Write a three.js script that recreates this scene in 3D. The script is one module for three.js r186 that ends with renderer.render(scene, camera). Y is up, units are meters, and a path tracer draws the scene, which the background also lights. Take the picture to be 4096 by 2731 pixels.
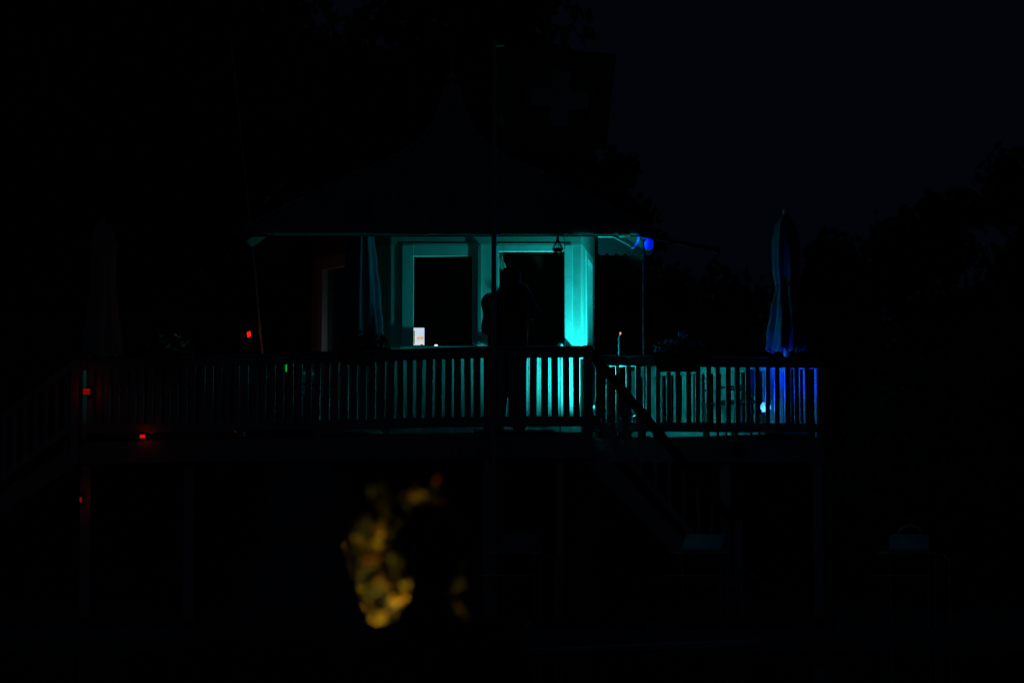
import * as THREE from 'three';
import { mergeGeometries, mergeVertices } from 'three/addons/utils/BufferGeometryUtils.js';
import { RoundedBoxGeometry } from 'three/addons/geometries/RoundedBoxGeometry.js';
import { ImprovedNoise } from 'three/addons/math/ImprovedNoise.js';

// ---------------------------------------------------------------- camera, sky, moon, exposure
const W = 4096, H = 2731, F = 10260, EYE = 1.05;
const PITCH = Math.atan((2117 - H / 2) / F);
const scene = new THREE.Scene();
const camera = new THREE.PerspectiveCamera(2 * Math.atan(H / 2 / F) * 180 / Math.PI, 1024 / 682, 0.1, 600);
camera.position.set(0, EYE, 0);
camera.rotation.x = PITCH;
camera.focus = 28.8;
camera.userData.fStop = 2.0;
scene.add(camera);

const skyTex = (() => {                       // moonless late dusk: faint blue air
  const w = 128, h = 64, d = new Float32Array(w * h * 4), n = new ImprovedNoise();
  for (let j = 0; j < h; j++) for (let i = 0; i < w; i++) {
    const el = Math.max(0, (j + 0.5) / h - 0.5) * 2, a = i / w * Math.PI * 2;
    const c = 1 + 0.12 * n.noise(Math.cos(a) * 2.2, Math.sin(a) * 2.2, el * 5);
    const k = (1.0 - 0.25 * el) * c * SKY();
    d.set([0.0007 * k, 0.00112 * k, 0.0027 * k, 1], (j * w + i) * 4);
  }
  function SKY() { return 1; }
  const t = new THREE.DataTexture(d, w, h, THREE.RGBAFormat, THREE.FloatType);
  t.mapping = THREE.EquirectangularReflectionMapping; t.magFilter = t.minFilter = THREE.LinearFilter; t.needsUpdate = true;
  return t;
})();
scene.background = skyTex; scene.environment = skyTex;
const moon = new THREE.DirectionalLight(new THREE.Color(0.7, 0.85, 1), 0.0022);
moon.position.set(-14, 22, 16); moon.target.position.set(0, 2, -29); moon.shadow.radius = 30;
moon.shadow.camera.left = moon.shadow.camera.bottom = -25; moon.shadow.camera.right = moon.shadow.camera.top = 25; moon.shadow.camera.far = 120;
scene.add(moon, moon.target);

const renderer = new THREE.WebGLRenderer({ antialias: true });
renderer.setSize(1024, 682);
renderer.toneMapping = THREE.LinearToneMapping;
renderer.toneMappingExposure = 1;
renderer.shadowMap.enabled = true;

// ---------------------------------------------------------------- helpers
let seed = 7;
const rnd = () => { seed = (seed + 0x6D2B79F5) | 0; let t = Math.imul(seed ^ (seed >>> 15), 1 | seed); t ^= t + Math.imul(t ^ (t >>> 7), 61 | t); return ((t ^ (t >>> 14)) >>> 0) / 4294967296; };
const rr = (a, b) => a + (b - a) * rnd();
const V = (x, y, z) => new THREE.Vector3(x, y, z);
const noise = new ImprovedNoise();
function at(px, py, depth) {                  // a point of the place measured in the photograph, at its distance in metres
  const d = V((px - W / 2) / F, (H / 2 - py) / F, -1).applyEuler(new THREE.Euler(PITCH, 0, 0));
  return d.multiplyScalar(depth / -d.z).add(V(0, EYE, 0));
}
const used = {};
const numbered = n => { used[n] = (used[n] ?? -1) + 1; return used[n] ? n + '_' + String(used[n]).padStart(3, '0') : n; };
function tag(o, label, category, group, kind) {
  if (label) o.userData.label = label; if (category) o.userData.category = category;
  if (group) o.userData.group = group; if (kind) o.userData.kind = kind; return o;
}
function thing(name, label, category, p = [0, 0, 0], turn = 0, group) {
  const o = new THREE.Group(); o.name = numbered(name); o.position.set(...p); o.rotation.y = turn; scene.add(o);
  return tag(o, label, category, group);
}
function part(name, geo, mat, parent) { const m = new THREE.Mesh(geo, mat); m.name = name; parent.add(m); return m; }
function solo(name, geo, mat, label, category, group, kind) { const m = new THREE.Mesh(geo, mat); m.name = numbered(name); scene.add(m); return tag(m, label, category, group, kind); }
function clone(o, label) { const c = o.clone(); c.name = numbered(o.name.replace(/_\d{3}$/, '')); scene.add(c); if (label) c.userData.label = label; return c; }
const move = (g, x = 0, y = 0, z = 0, rx = 0, ry = 0, rz = 0) => g.applyMatrix4(new THREE.Matrix4().compose(V(x, y, z), new THREE.Quaternion().setFromEuler(new THREE.Euler(rx, ry, rz, 'YXZ')), V(1, 1, 1)));
function metricUV(g, w, h, d) {               // box uv in metres
  const n = g.attributes.normal, u = g.attributes.uv, p = g.attributes.position;
  for (let i = 0; i < u.count; i++) {
    const ax = Math.abs(n.getX(i)), ay = Math.abs(n.getY(i)), az = Math.abs(n.getZ(i));
    if (ay >= ax && ay >= az) u.setXY(i, p.getX(i) + w, p.getZ(i) + d); else if (ax >= az) u.setXY(i, p.getZ(i) + d, p.getY(i) + h); else u.setXY(i, p.getX(i) + w, p.getY(i) + h);
  }
  return g;
}
const box = (w, h, d) => metricUV(new THREE.BoxGeometry(w, h, d), w, h, d);
const rbox = (w, h, d, r = 0.01) => metricUV(new RoundedBoxGeometry(w, h, d, 2, Math.min(r, w / 2.01, h / 2.01, d / 2.01)), w, h, d);
function bar(a, b, w, h) {                    // a box from a to b
  const L = a.distanceTo(b), g = rbox(w, h, L, Math.min(w, h) * 0.12);
  g.applyMatrix4(new THREE.Matrix4().lookAt(a, b, Math.abs(b.clone().sub(a).normalize().y) > 0.99 ? V(0, 0, 1) : V(0, 1, 0)));
  g.translate((a.x + b.x) / 2, (a.y + b.y) / 2, (a.z + b.z) / 2); return g;
}
function rod(a, b, r1, r2 = r1, seg = 16) {
  const L = a.distanceTo(b), g = new THREE.CylinderGeometry(r2, r1, L, seg);
  g.applyQuaternion(new THREE.Quaternion().setFromUnitVectors(V(0, 1, 0), b.clone().sub(a).normalize()));
  g.translate((a.x + b.x) / 2, (a.y + b.y) / 2, (a.z + b.z) / 2); return g;
}
const tube = (pts, r, n = 32, closed = false, seg = 10) => new THREE.TubeGeometry(new THREE.CatmullRomCurve3(pts, closed, 'catmullrom', 0.2), n, r, seg, closed);
const lathe = (pts, seg = 32) => new THREE.LatheGeometry(pts.map(p => new THREE.Vector2(...p)), seg);
const merge = gs => mergeGeometries(gs.map(g => { g = g.index ? g.toNonIndexed() : g; for (const k of Object.keys(g.attributes)) if (!['position', 'normal', 'uv'].includes(k)) g.deleteAttribute(k); if (!g.attributes.uv) g.setAttribute('uv', new THREE.BufferAttribute(new Float32Array(g.attributes.position.count * 2), 2)); return g; }));

// ---------------------------------------------------------------- materials
function noiseTex(fn, s = 256, srgb = true) {
  const d = new Uint8Array(s * s * 4);
  for (let j = 0; j < s; j++) for (let i = 0; i < s; i++) { const v = Math.max(0, Math.min(255, 255 * fn(i / s, j / s))); d.set([v, v, v, 255], (j * s + i) * 4); }
  const t = new THREE.DataTexture(d, s, s); t.wrapS = t.wrapT = THREE.RepeatWrapping; t.magFilter = THREE.LinearFilter; t.minFilter = THREE.LinearMipmapLinearFilter; t.generateMipmaps = true;
  if (srgb) t.colorSpace = THREE.SRGBColorSpace; t.needsUpdate = true; return t;
}
const per = (u, v, f, z = 0) => noise.noise(Math.cos(u * 6.2832) * f / 6.28, Math.sin(u * 6.2832) * f / 6.28 + z, Math.cos(v * 6.2832) * f / 6.28 + 31 * 0.1) * 0.6 + noise.noise(Math.sin(v * 6.2832) * f / 6.28 + z, Math.cos(u * 6.2832) * f / 6.28, Math.cos(v * 6.2832) * f / 6.28) * 0.6;
const texPaint = noiseTex((u, v) => 0.93 + 0.07 * per(u, v, 9) + 0.05 * per(u, v, 60, 5));
const texWood = noiseTex((u, v) => 0.78 + 0.16 * per(u, v * 0.25, 40) + 0.12 * Math.sin(40 * u * 6.2832 + 6 * per(u, v, 5)));
const texConc = noiseTex((u, v) => 0.84 + 0.12 * per(u, v, 12) + 0.16 * per(u, v, 110, 3));
const texGrass = noiseTex((u, v) => 0.7 + 0.25 * per(u, v, 90) + 0.25 * per(u, v, 14, 2));
const texCloth = noiseTex((u, v) => 0.88 + 0.06 * Math.sin(u * 6.2832 * 64) + 0.06 * Math.sin(v * 6.2832 * 64) + 0.08 * per(u, v, 7));
const rgb = (r, g, b) => new THREE.Color().setRGB(r, g, b);
const M = (c, o = {}) => new THREE.MeshStandardMaterial({ color: rgb(...c), roughness: 0.7, ...o });
const P = (c, o = {}) => new THREE.MeshPhysicalMaterial({ color: rgb(...c), roughness: 0.5, ...o });
const rep = (t, x, y = x) => { const c = t.clone(); c.repeat.set(x, y); c.needsUpdate = true; return c; };
const mats = {
  white: M([0.74, 0.75, 0.74], { map: texPaint, roughness: 0.45 }),
  whiteB: M([0.68, 0.69, 0.67], { map: texPaint, roughness: 0.5 }),
  wall: M([0.52, 0.53, 0.51], { map: texPaint, roughness: 0.75 }),
  frieze: M([0.3, 0.31, 0.29], { map: texPaint, roughness: 0.7 }),
  railA: M([0.62, 0.62, 0.6], { map: texPaint, roughness: 0.55 }),
  railB: M([0.56, 0.56, 0.55], { map: texPaint, roughness: 0.6 }),
  railC: M([0.66, 0.65, 0.62], { map: texPaint, roughness: 0.5 }),
  deck: M([0.24, 0.17, 0.11], { map: texWood, roughness: 0.75 }),
  deckB: M([0.20, 0.145, 0.10], { map: texWood, roughness: 0.8 }),
  wood: M([0.16, 0.09, 0.05], { map: texWood, roughness: 0.65 }),
  darkWood: M([0.05, 0.03, 0.02], { map: texWood, roughness: 0.7 }),
  roof: M([0.52, 0.55, 0.58], { map: texConc, roughness: 0.6 }),
  zinc: M([0.48, 0.5, 0.47], { roughness: 0.55, metalness: 0.1 }),
  bronze: M([0.06, 0.06, 0.05], { roughness: 0.6 }),
  steel: M([0.55, 0.56, 0.58], { roughness: 0.3, metalness: 0.9 }),
  alu: M([0.6, 0.61, 0.62], { roughness: 0.4, metalness: 0.4 }),
  black: M([0.02, 0.02, 0.022], { roughness: 0.6 }),
  conc: M([0.3, 0.29, 0.27], { map: texConc, roughness: 0.9 }),
  paving: M([0.2, 0.19, 0.18], { map: texConc, roughness: 0.9 }),
  grass: M([0.04, 0.06, 0.02], { map: texGrass, roughness: 1 }),
  cloth: M([0.62, 0.62, 0.6], { map: rep(texCloth, 6), roughness: 0.95, side: THREE.DoubleSide }),
  clothBlue: M([0.3, 0.34, 0.48], { map: rep(texCloth, 6), roughness: 0.95, side: THREE.DoubleSide }),
  clothSlate: M([0.16, 0.2, 0.3], { map: rep(texCloth, 6), roughness: 0.95, side: THREE.DoubleSide }),
  darkCloth: M([0.016, 0.018, 0.026], { map: rep(texCloth, 6), roughness: 0.95, side: THREE.DoubleSide }),
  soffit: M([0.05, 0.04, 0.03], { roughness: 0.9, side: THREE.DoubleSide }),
  red: M([0.4, 0.03, 0.025], { map: texPaint, roughness: 0.5 }),
  plate: M([0.7, 0.72, 0.74], { map: texConc, roughness: 0.8 }),
  glass: P([1, 1, 1], { transmission: 1, thickness: 0, roughness: 0.03, ior: 1.45 }),
  drink: P([0.95, 1, 1], { transmission: 1, thickness: 0.003, roughness: 0.02, ior: 1.5 }),
  leafDark: M([0.045, 0.07, 0.025], { roughness: 0.8, side: THREE.DoubleSide }),
  bark: M([0.06, 0.045, 0.03], { map: texWood, roughness: 0.95 }),
  tile: M([0.35, 0.45, 0.5], { map: texConc, roughness: 0.4 }),
  interior: M([0.26, 0.19, 0.12], { map: texWood, roughness: 0.9 }),
};
const glow = (c, s) => new THREE.MeshStandardMaterial({ color: rgb(0.02, 0.02, 0.02), emissive: rgb(...c), emissiveIntensity: s, roughness: 0.5 });
function lampLight(parent, p, color, cd, soft = 1) {
  const l = new THREE.PointLight(rgb(...color), cd, 0, 2); l.position.copy(p); l.shadow.radius = soft; l.castShadow = true; parent.add(l); return l;
}

// ---------------------------------------------------------------- ground, pool
const DECK = at(2048, 1728, 28).y;            // top of the terrace boards
const POOL = { x0: -12, x1: 9.5, z0: -26.95, z1: -9.2 };
{
  const s = new THREE.Shape([[-150, -150], [150, -150], [150, 150], [-150, 150]].map(p => new THREE.Vector2(...p)));
  s.holes.push(new THREE.Path([[POOL.x0, POOL.z0], [POOL.x0, POOL.z1], [POOL.x1, POOL.z1], [POOL.x1, POOL.z0]].map(p => new THREE.Vector2(p[0], -p[1]))));
  const g = new THREE.ShapeGeometry(s); g.rotateX(-Math.PI / 2);
  solo('lawn_ground', g, mats.grass, 'dark mown grass around the swimming pool', 'lawn', null, 'structure');
  const pv = new THREE.Shape([[-16, 25.6], [14, 25.6], [14, 35.5], [-16, 35.5]].map(p => new THREE.Vector2(...p)));
  pv.holes.push(new THREE.Path([[POOL.x0, 25.5], [POOL.x1, 25.5], [POOL.x1, -POOL.z0], [POOL.x0, -POOL.z0]].map(p => new THREE.Vector2(...p))));
  const far = new THREE.Shape([[-16, -POOL.z0], [14, -POOL.z0], [14, 35.5], [-16, 35.5]].map(p => new THREE.Vector2(...p)));
  const g2 = new THREE.ShapeGeometry(far); g2.rotateX(-Math.PI / 2); g2.translate(0, 0.004, 0);
  solo('pool_pavement', g2, mats.paving, 'grey stone pavement behind the starting blocks', 'pavement', null, 'structure');
  const near = new THREE.Shape([[-16, -6], [14, -6], [14, -POOL.z1], [-16, -POOL.z1]].map(p => new THREE.Vector2(...p)));
  const g3 = new THREE.ShapeGeometry(near); g3.rotateX(-Math.PI / 2); g3.translate(0, 0.004, 0);
  solo('pool_pavement', g3, mats.paving, 'grey stone pavement under the seated people', 'pavement', null, 'structure');
  const b = new THREE.Group(); b.name = 'pool_basin'; scene.add(b); tag(b, 'tiled basin of the swimming pool', 'pool', null, 'structure');
  const w = POOL.x1 - POOL.x0, d = POOL.z1 - POOL.z0, cx = (POOL.x0 + POOL.x1) / 2, cz = (POOL.z0 + POOL.z1) / 2;
  part('basin_floor', move(box(w + 0.4, 0.2, d + 0.4), cx, -2.1, cz), mats.tile, b);
  part('basin_wall', move(box(w + 0.4, 1.985, 0.2), cx, -1.0075, POOL.z0 - 0.1), mats.tile, b);
  part('basin_wall', move(box(w + 0.4, 1.985, 0.2), cx, -1.0075, POOL.z1 + 0.1), mats.tile, b);
  part('basin_wall', move(box(0.2, 1.985, d), POOL.x0 - 0.1, -1.0075, cz), mats.tile, b);
  part('basin_wall', move(box(0.2, 1.985, d), POOL.x1 + 0.1, -1.0075, cz), mats.tile, b);
  const wg = new THREE.PlaneGeometry(w, d, 120, 100); wg.rotateX(-Math.PI / 2);
  const p = wg.attributes.position;
  for (let i = 0; i < p.count; i++) p.setY(i, 0.006 * noise.noise(p.getX(i) * 1.3, p.getZ(i) * 2.1, 0) + 0.003 * noise.noise(p.getX(i) * 4, p.getZ(i) * 5, 3));
  wg.computeVertexNormals(); wg.translate(cx, -0.12, cz);
  solo('pool_water', wg, P([0.01, 0.03, 0.04], { roughness: 0.06, ior: 1.33 }), 'black night water of the swimming pool', 'water', null, 'structure');
}
// red kerb with pale rope anchors along the far pool edge
{
  const k = thing('pool_kerb', 'low dark red kerb along the far pool edge below the starting blocks', 'kerb');
  for (let i = 0; i < 8; i++) { const x0 = -0.62 + i * 0.5; part('kerb_stone', move(rbox(0.494, 0.13, 0.24, 0.02), x0 + 0.25, 0.069, POOL.z0 - 0.121), mats.red, k); }
  for (const [px, l] of [[2115, 'pale round rope anchor on the red kerb below the nearer-middle starting block'], [2605, 'pale round rope anchor on the red kerb between the two middle starting blocks']]) {
    const q = at(px, 2505, 26.92), a = thing('rope_anchor', l, 'rope anchor', [q.x, q.y, POOL.z0 - 0.001], 0, 'rope anchors on the pool kerb');
    part('disc', move(lathe([[0, 0], [0.05, 0], [0.058, 0.012], [0.05, 0.026], [0.02, 0.03], [0.016, 0.02], [0, 0.02]]), 0, 0, 0, Math.PI / 2), mats.plate, a);
    part('ring', move(new THREE.TorusGeometry(0.022, 0.006, 8, 20), 0, -0.03, 0.034, 0.3), mats.steel, a);
  }
  const pts = []; for (let i = 0; i <= 40; i++) { const t = i / 40, px = 1850 + t * 1400, py = 2608 - t * 56; const dep = (EYE + 0.115) * F / (py - 2117); pts.push(V((px - 2048) / F * dep, -0.112 + 0.004 * Math.sin(i * 1.7), -dep)); }
  solo('floating_rope', tube(pts, 0.022, 160), M([0.7, 0.72, 0.75], { roughness: 0.8 }), 'pale rope floating across the pool in front of the starting blocks', 'rope');
}
// ---------------------------------------------------------------- terrace
const deckPts = [[at(310, 1700, 30.3).x, -30.3], [at(1962, 1700, 28).x, -28], [at(2335, 1700, 28).x, -28], [at(2335, 1700, 28).x, -29.38], [at(3292, 1700, 29.85).x, -29.85], [at(2600, 1700, 31.6).x, -31.6], [1.15, -34.2], [-5.0, -34.2]];
{
  const t = thing('wooden_terrace', 'raised wooden terrace on posts around the kiosk', 'terrace');
  for (let z = -28.03, i = 0; z > -34.2; z -= 0.145, i++) {
    const xs = []; for (const zz of [z, z - 0.139]) { const c = []; for (let k = 0; k < deckPts.length; k++) { const [x1, z1] = deckPts[k], [x2, z2] = deckPts[(k + 1) % deckPts.length]; if ((z1 > zz) !== (z2 > zz)) c.push(x1 + (x2 - x1) * (zz - z1) / (z2 - z1)); } if (c.length) xs.push([Math.min(...c), Math.max(...c)]); }
    if (xs.length < 2) continue; const a = Math.max(xs[0][0], xs[1][0]), b = Math.min(xs[0][1], xs[1][1]); if (b - a < 0.1) continue;
    part('plank', move(box(b - a, 0.03, 0.139), (a + b) / 2, DECK - 0.015, z - 0.0695), i % 2 ? mats.deck : mats.deckB, t);
  }
  for (let k = 0; k < deckPts.length; k++) {
    const [x1, z1] = deckPts[k], [x2, z2] = deckPts[(k + 1) % deckPts.length], y = DECK - 0.16;
    part('fascia_board', bar(V(x1, y, z1), V(x2, y, z2), 0.04, 0.26), mats.railB, t);
  }
  const posts = [[1958, 28.12, 0.15], [2240, 28.12, 0.1], [1300, 29.05, 0.13], [760, 29.8, 0.13], [345, 30.35, 0.13], [2900, 29.75, 0.12], [3270, 29.95, 0.12]];
  for (const [px, d, w] of posts) { const q = at(px, 1900, d); part('support_post', move(rbox(w, DECK - 0.3, w, 0.012), q.x, (DECK - 0.3) / 2 + 0.006, q.z), mats.railA, t); }
  for (const x of [-4.2, -3.2, -2.2, -1.2, -0.2, 0.7, 1.7, 2.6]) part('joist', move(box(0.08, 0.16, x > 0.9 ? 1.2 : 3.2), x, DECK - 0.112, x > 0.9 ? -30.2 : (x < -3 ? -31.9 : -31.2)), mats.darkWood, t);
}
function railing(label, A, B, { y0 = 0, endA = true, endB = true, step = 0.118, sw = 0.076, name = 'slatted_railing' } = {}) {
  const t = thing(name, label, 'railing', [0, 0, 0], 0, 'terrace railings');
  const a = V(A[0], DECK, A[1]), b = V(B[0], DECK, B[1]), L = a.distanceTo(b), dir = b.clone().sub(a).normalize(), turn = Math.atan2(-dir.z, dir.x);
  const up = (p, y) => p.clone().setY(DECK + y);
  part('top_rail', bar(up(a, 0.8645), up(b, 0.8645), 0.045, 0.1), mats.railA, t);
  part('hand_rail', bar(up(a, 0.928), up(b, 0.928), 0.1, 0.026), mats.railB, t);
  part('bottom_rail', bar(up(a, 0.117), up(b, 0.117), 0.045, 0.108), mats.railA, t);
  const sgs = [0, -0.004, 0.005, -0.002, 0.003].map(e => box(sw + e, 0.652, 0.024)), n = Math.floor((L - 0.1) / step), ms = [mats.railA, mats.railB, mats.railC];
  for (let i = 0; i < n; i++) {
    const s = (L - (n - 1) * step) / 2 + i * step, m = part('slat', sgs[i * 3 % 5], ms[i * 7 % 3], t);
    m.position.copy(a).addScaledVector(dir, s).setY(DECK + 0.493); m.rotation.y = turn; m.rotation.z = 0.009 * Math.sin(i * 5.3 + L); m.position.x += 0.004 * Math.sin(i * 3.1 + L * 2);
  }
  const ends = []; if (endA) ends.push(0); if (endB) ends.push(L); for (let s = 2.2; s < L - 1.2; s += 2.2) ends.push(s);
  for (const s of ends) { const q = a.clone().addScaledVector(dir, s), m = part('post', rbox(0.09, 0.895, 0.09, 0.008), mats.railC, t); m.position.set(q.x, DECK + 0.4495, q.z - 0.07); m.rotation.y = turn; }
  return t;
}
const [dL, dF1, dF2, dF3, dR, dB] = deckPts;
railing('slatted railing in front of the embracing couple, nearest to the flagpole', dF1, [dF2[0] + 0.04, dF2[1]]);
railing('long slatted railing receding to the left of the flagpole', [dL[0] + 0.03, dL[1]], [dF1[0] - 0.02, dF1[1] - 0.02], {});
railing('slatted railing with the flower box, behind the stair on the right', [dF3[0] + 0.05, dF3[1] - 0.02], [dR[0] - 0.03, dR[1]], { sw: 0.055 });
railing('rear slatted railing behind the right-hand tables, lit cyan and blue', [dB[0] - 0.16, dB[1] - 0.04], [dR[0] - 0.06, dR[1] - 0.09], { endB: false, sw: 0.06 });
railing('slatted railing at the left end of the terrace', [dL[0] + 0.02, -33.9], [dL[0] + 0.02, -30.45], { endB: false });
// the stair on the right
{
  const x0 = dF2[0] + 0.02, z0 = -28.06, z1 = -29.2, n = 11, rise = DECK / n, run = 0.162;
  const t = thing('wooden_stair', 'wooden stair descending to the right from the terrace corner', 'stair');
  for (let i = 1; i < n; i++) part('tread', move(rbox(run + 0.03, 0.035, 1.02, 0.006), x0 + (i - 0.5) * run, DECK - i * rise - 0.02, (z0 + z1) / 2), mats.deck, t);
  for (const z of [z0 - 0.03, z1 + 0.03]) part('stringer', bar(V(x0 + 0.03, DECK - 0.2, z), V(x0 + (n - 0.2) * run, 0.1, z), 0.04, 0.2), mats.railB, t);
  const r = thing('stair_railing', 'slanting handrail with balusters on the near side of the stair', 'railing', [0, 0, 0], 0, 'terrace railings');
  const a = V(x0 + 0.03, DECK + 0.9, z0 + 0.02), e = V(x0 + 0.03 + (n - 1) * run, 0.9 + rise, z0 + 0.02), dn = V(0, -0.68, 0);
  part('hand_rail', bar(a, e, 0.06, 0.1), mats.darkWood, r);
  part('bottom_rail', bar(a.clone().add(dn), e.clone().add(dn), 0.04, 0.07), mats.railB, r);
  for (let i = 0; i < 10; i++) { const q = a.clone().lerp(e, (i + 0.7) / 10.4); part('baluster', bar(q, q.clone().add(dn), 0.045, 0.022), i % 2 ? mats.railA : mats.railB, r); }
  part('newel_post', bar(V(e.x + 0.02, 0.006, e.z), V(e.x + 0.02, e.y + 0.06, e.z), 0.09, 0.09), mats.railC, r);
  part('newel_post', bar(V(a.x, DECK - 0.28, a.z + 0.005), V(a.x, a.y + 0.05, a.z + 0.005), 0.1, 0.09), mats.railC, r);
}
// the stair on the left
{
  const xt = dL[0] - 0.02, z0 = -30.25, z1 = -31.3, n = 12, rise = DECK / n, run = 0.24;
  const t = thing('wooden_stair', 'wooden stair descending from the left end of the terrace', 'stair');
  for (let i = 1; i < n; i++) part('tread', move(rbox(run + 0.03, 0.035, 1.0, 0.006), xt - (i - 0.5) * run, DECK - i * rise - 0.02, (z0 + z1) / 2), mats.deck, t);
  for (const z of [z0 - 0.03, z1 + 0.03]) part('stringer', bar(V(xt - 0.03, DECK - 0.2, z), V(xt - (n - 0.2) * run, 0.1, z), 0.04, 0.22), mats.railB, t);
  const r = thing('stair_railing', 'pale slanting railing on the near side of the left stair', 'railing', [0, 0, 0], 0, 'terrace railings');
  const a = V(xt - 0.03, DECK + 0.88, z0 + 0.02), e = V(xt - (n - 1) * run, 0.88 + rise, z0 + 0.02), dn = V(0, -0.72, 0);
  part('hand_rail', bar(a, e, 0.06, 0.09), mats.railA, r); part('bottom_rail', bar(a.clone().add(dn), e.clone().add(dn), 0.04, 0.08), mats.railA, r);
  for (let i = 0; i < 21; i++) { const q = a.clone().lerp(e, (i + 0.6) / 21.4); part('baluster', bar(q, q.clone().add(dn), 0.06, 0.022), [mats.railA, mats.railB, mats.railC][i % 3], r); }
  part('newel_post', bar(V(e.x, 0.006, e.z), V(e.x, e.y + 0.06, e.z), 0.09, 0.09), mats.railC, r);
  part('newel_post', bar(V(a.x + 0.02, DECK - 0.28, a.z + 0.005), V(a.x + 0.02, a.y + 0.06, a.z + 0.005), 0.09, 0.09), mats.railC, r);
}
// ---------------------------------------------------------------- kiosk
const wallPts = [[-2.49, -31.7], [at(1562, 1100, 30).x, -30], [at(2325, 1100, 30).x, -30], [1.035, -31.95], [0.5, -33.5], [-2.0, -33.5]];
const kiosk = thing('garden_kiosk', 'pale timber kiosk with wide dark windows and a steep pointed roof', 'kiosk');
const HEAD = 2.28, TOPW = 2.62, SILL = 1.085;
function facet(A, B, wins, opts = {}) {       // windows: [u0, u1, frame left, frame right, head height, glass depth]
  const g = new THREE.Group(), a = V(A[0], DECK, A[1]), b = V(B[0], DECK, B[1]), L = a.distanceTo(b);
  const turn = Math.atan2(-(b.z - a.z), b.x - a.x), put = (name, geo, m, p = kiosk) => { geo.rotateY(turn); geo.translate(a.x, DECK, a.z); return part(name, geo, m, p); };
  const B3 = (u0, u1, y0, y1, d0, d1, r = 0.004) => move(rbox(u1 - u0, y1 - y0, d1 - d0, r), (u0 + u1) / 2, (y0 + y1) / 2, (d0 + d1) / 2);
  if (!wins) { put('wall', B3(0, L, 0.002, TOPW, -0.05, 0), mats.wall); put('wall_lining', B3(0.05, L - 0.05, 0.002, TOPW, -0.1, -0.052), mats.interior); return; }
  const n = Math.round(L / 0.128), s = L / n;
  put('wall_core', B3(0.01, L - 0.01, 0.002, SILL - 0.04, -0.1, -0.022), mats.interior);
  for (let i = 0; i < n; i++) put('wall_board', B3(i * s + 0.0025, (i + 1) * s - 0.0025, 0.002, SILL - 0.04, -0.02, 0, 0.003), i % 3 ? mats.white : mats.whiteB);
  put('frieze', B3(0, L, HEAD + 0.002, TOPW, -0.1, 0.004), mats.frieze);
  let u = 0; const edges = [];
  for (const w of wins) { edges.push([u, w[0]]); u = w[1]; } edges.push([u, L]);
  for (const [p, q] of edges) if (q - p > 0.012) put('pier', B3(p + 0.001, q - 0.001, SILL - 0.038, HEAD, -0.1, 0), mats.wall);
  for (const [u0, u1, fl, fr, hd, gd] of wins) {
    const f = put('window_frame', B3(u0, u0 + fl, SILL, HEAD - 0.004, -0.07, 0.012), mats.white);
    put('frame_jamb', B3(u1 - fr, u1, SILL, HEAD - 0.004, -0.07, 0.012), mats.white, f);
    put('frame_head', B3(u0 + fl + 0.001, u1 - fr - 0.001, hd, HEAD - 0.004, -0.07, 0.01), mats.white, f);
    put('frame_bead', B3(u0 + 0.004, u1 - 0.004, HEAD - 0.002, HEAD + 0.014, -0.03, 0.009), mats.white, f);
    put('frame_bead', B3(u1 + 0.002, u1 + 0.013, SILL, HEAD, -0.03, 0.008), mats.white, f);
    put('window_pane', B3(u0 + fl - 0.01, u1 - fr + 0.01, SILL + 0.002, hd + 0.01, -0.055 - gd, -0.049 - gd, 0.001), mats.glass, f);
    put('window_sill', B3(u0 - 0.02, u1 + 0.02, SILL - 0.036, SILL - 0.002, -0.1, 0.09, 0.008), mats.white);
  }
}
const ux = px => at(px, 1100, 30).x - wallPts[1][0];
facet(wallPts[1], wallPts[2], [[ux(1608), ux(1912), ux(1654) - ux(1608), ux(1912) - ux(1889), 2.145, 0.02], [ux(1984), ux(2286), 0.036, 0.082, 2.2, 0]]);
facet(wallPts[0], wallPts[1], [[0.18, 1.78, 0.12, 0.1, 2.13, 0.01]]);
facet(wallPts[2], wallPts[3], [[0.62, 1.6, 0.2, 0.1, 2.2, 0]]);
facet(wallPts[3], wallPts[4]); facet(wallPts[4], wallPts[5]); facet(wallPts[5], wallPts[0]);
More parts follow.
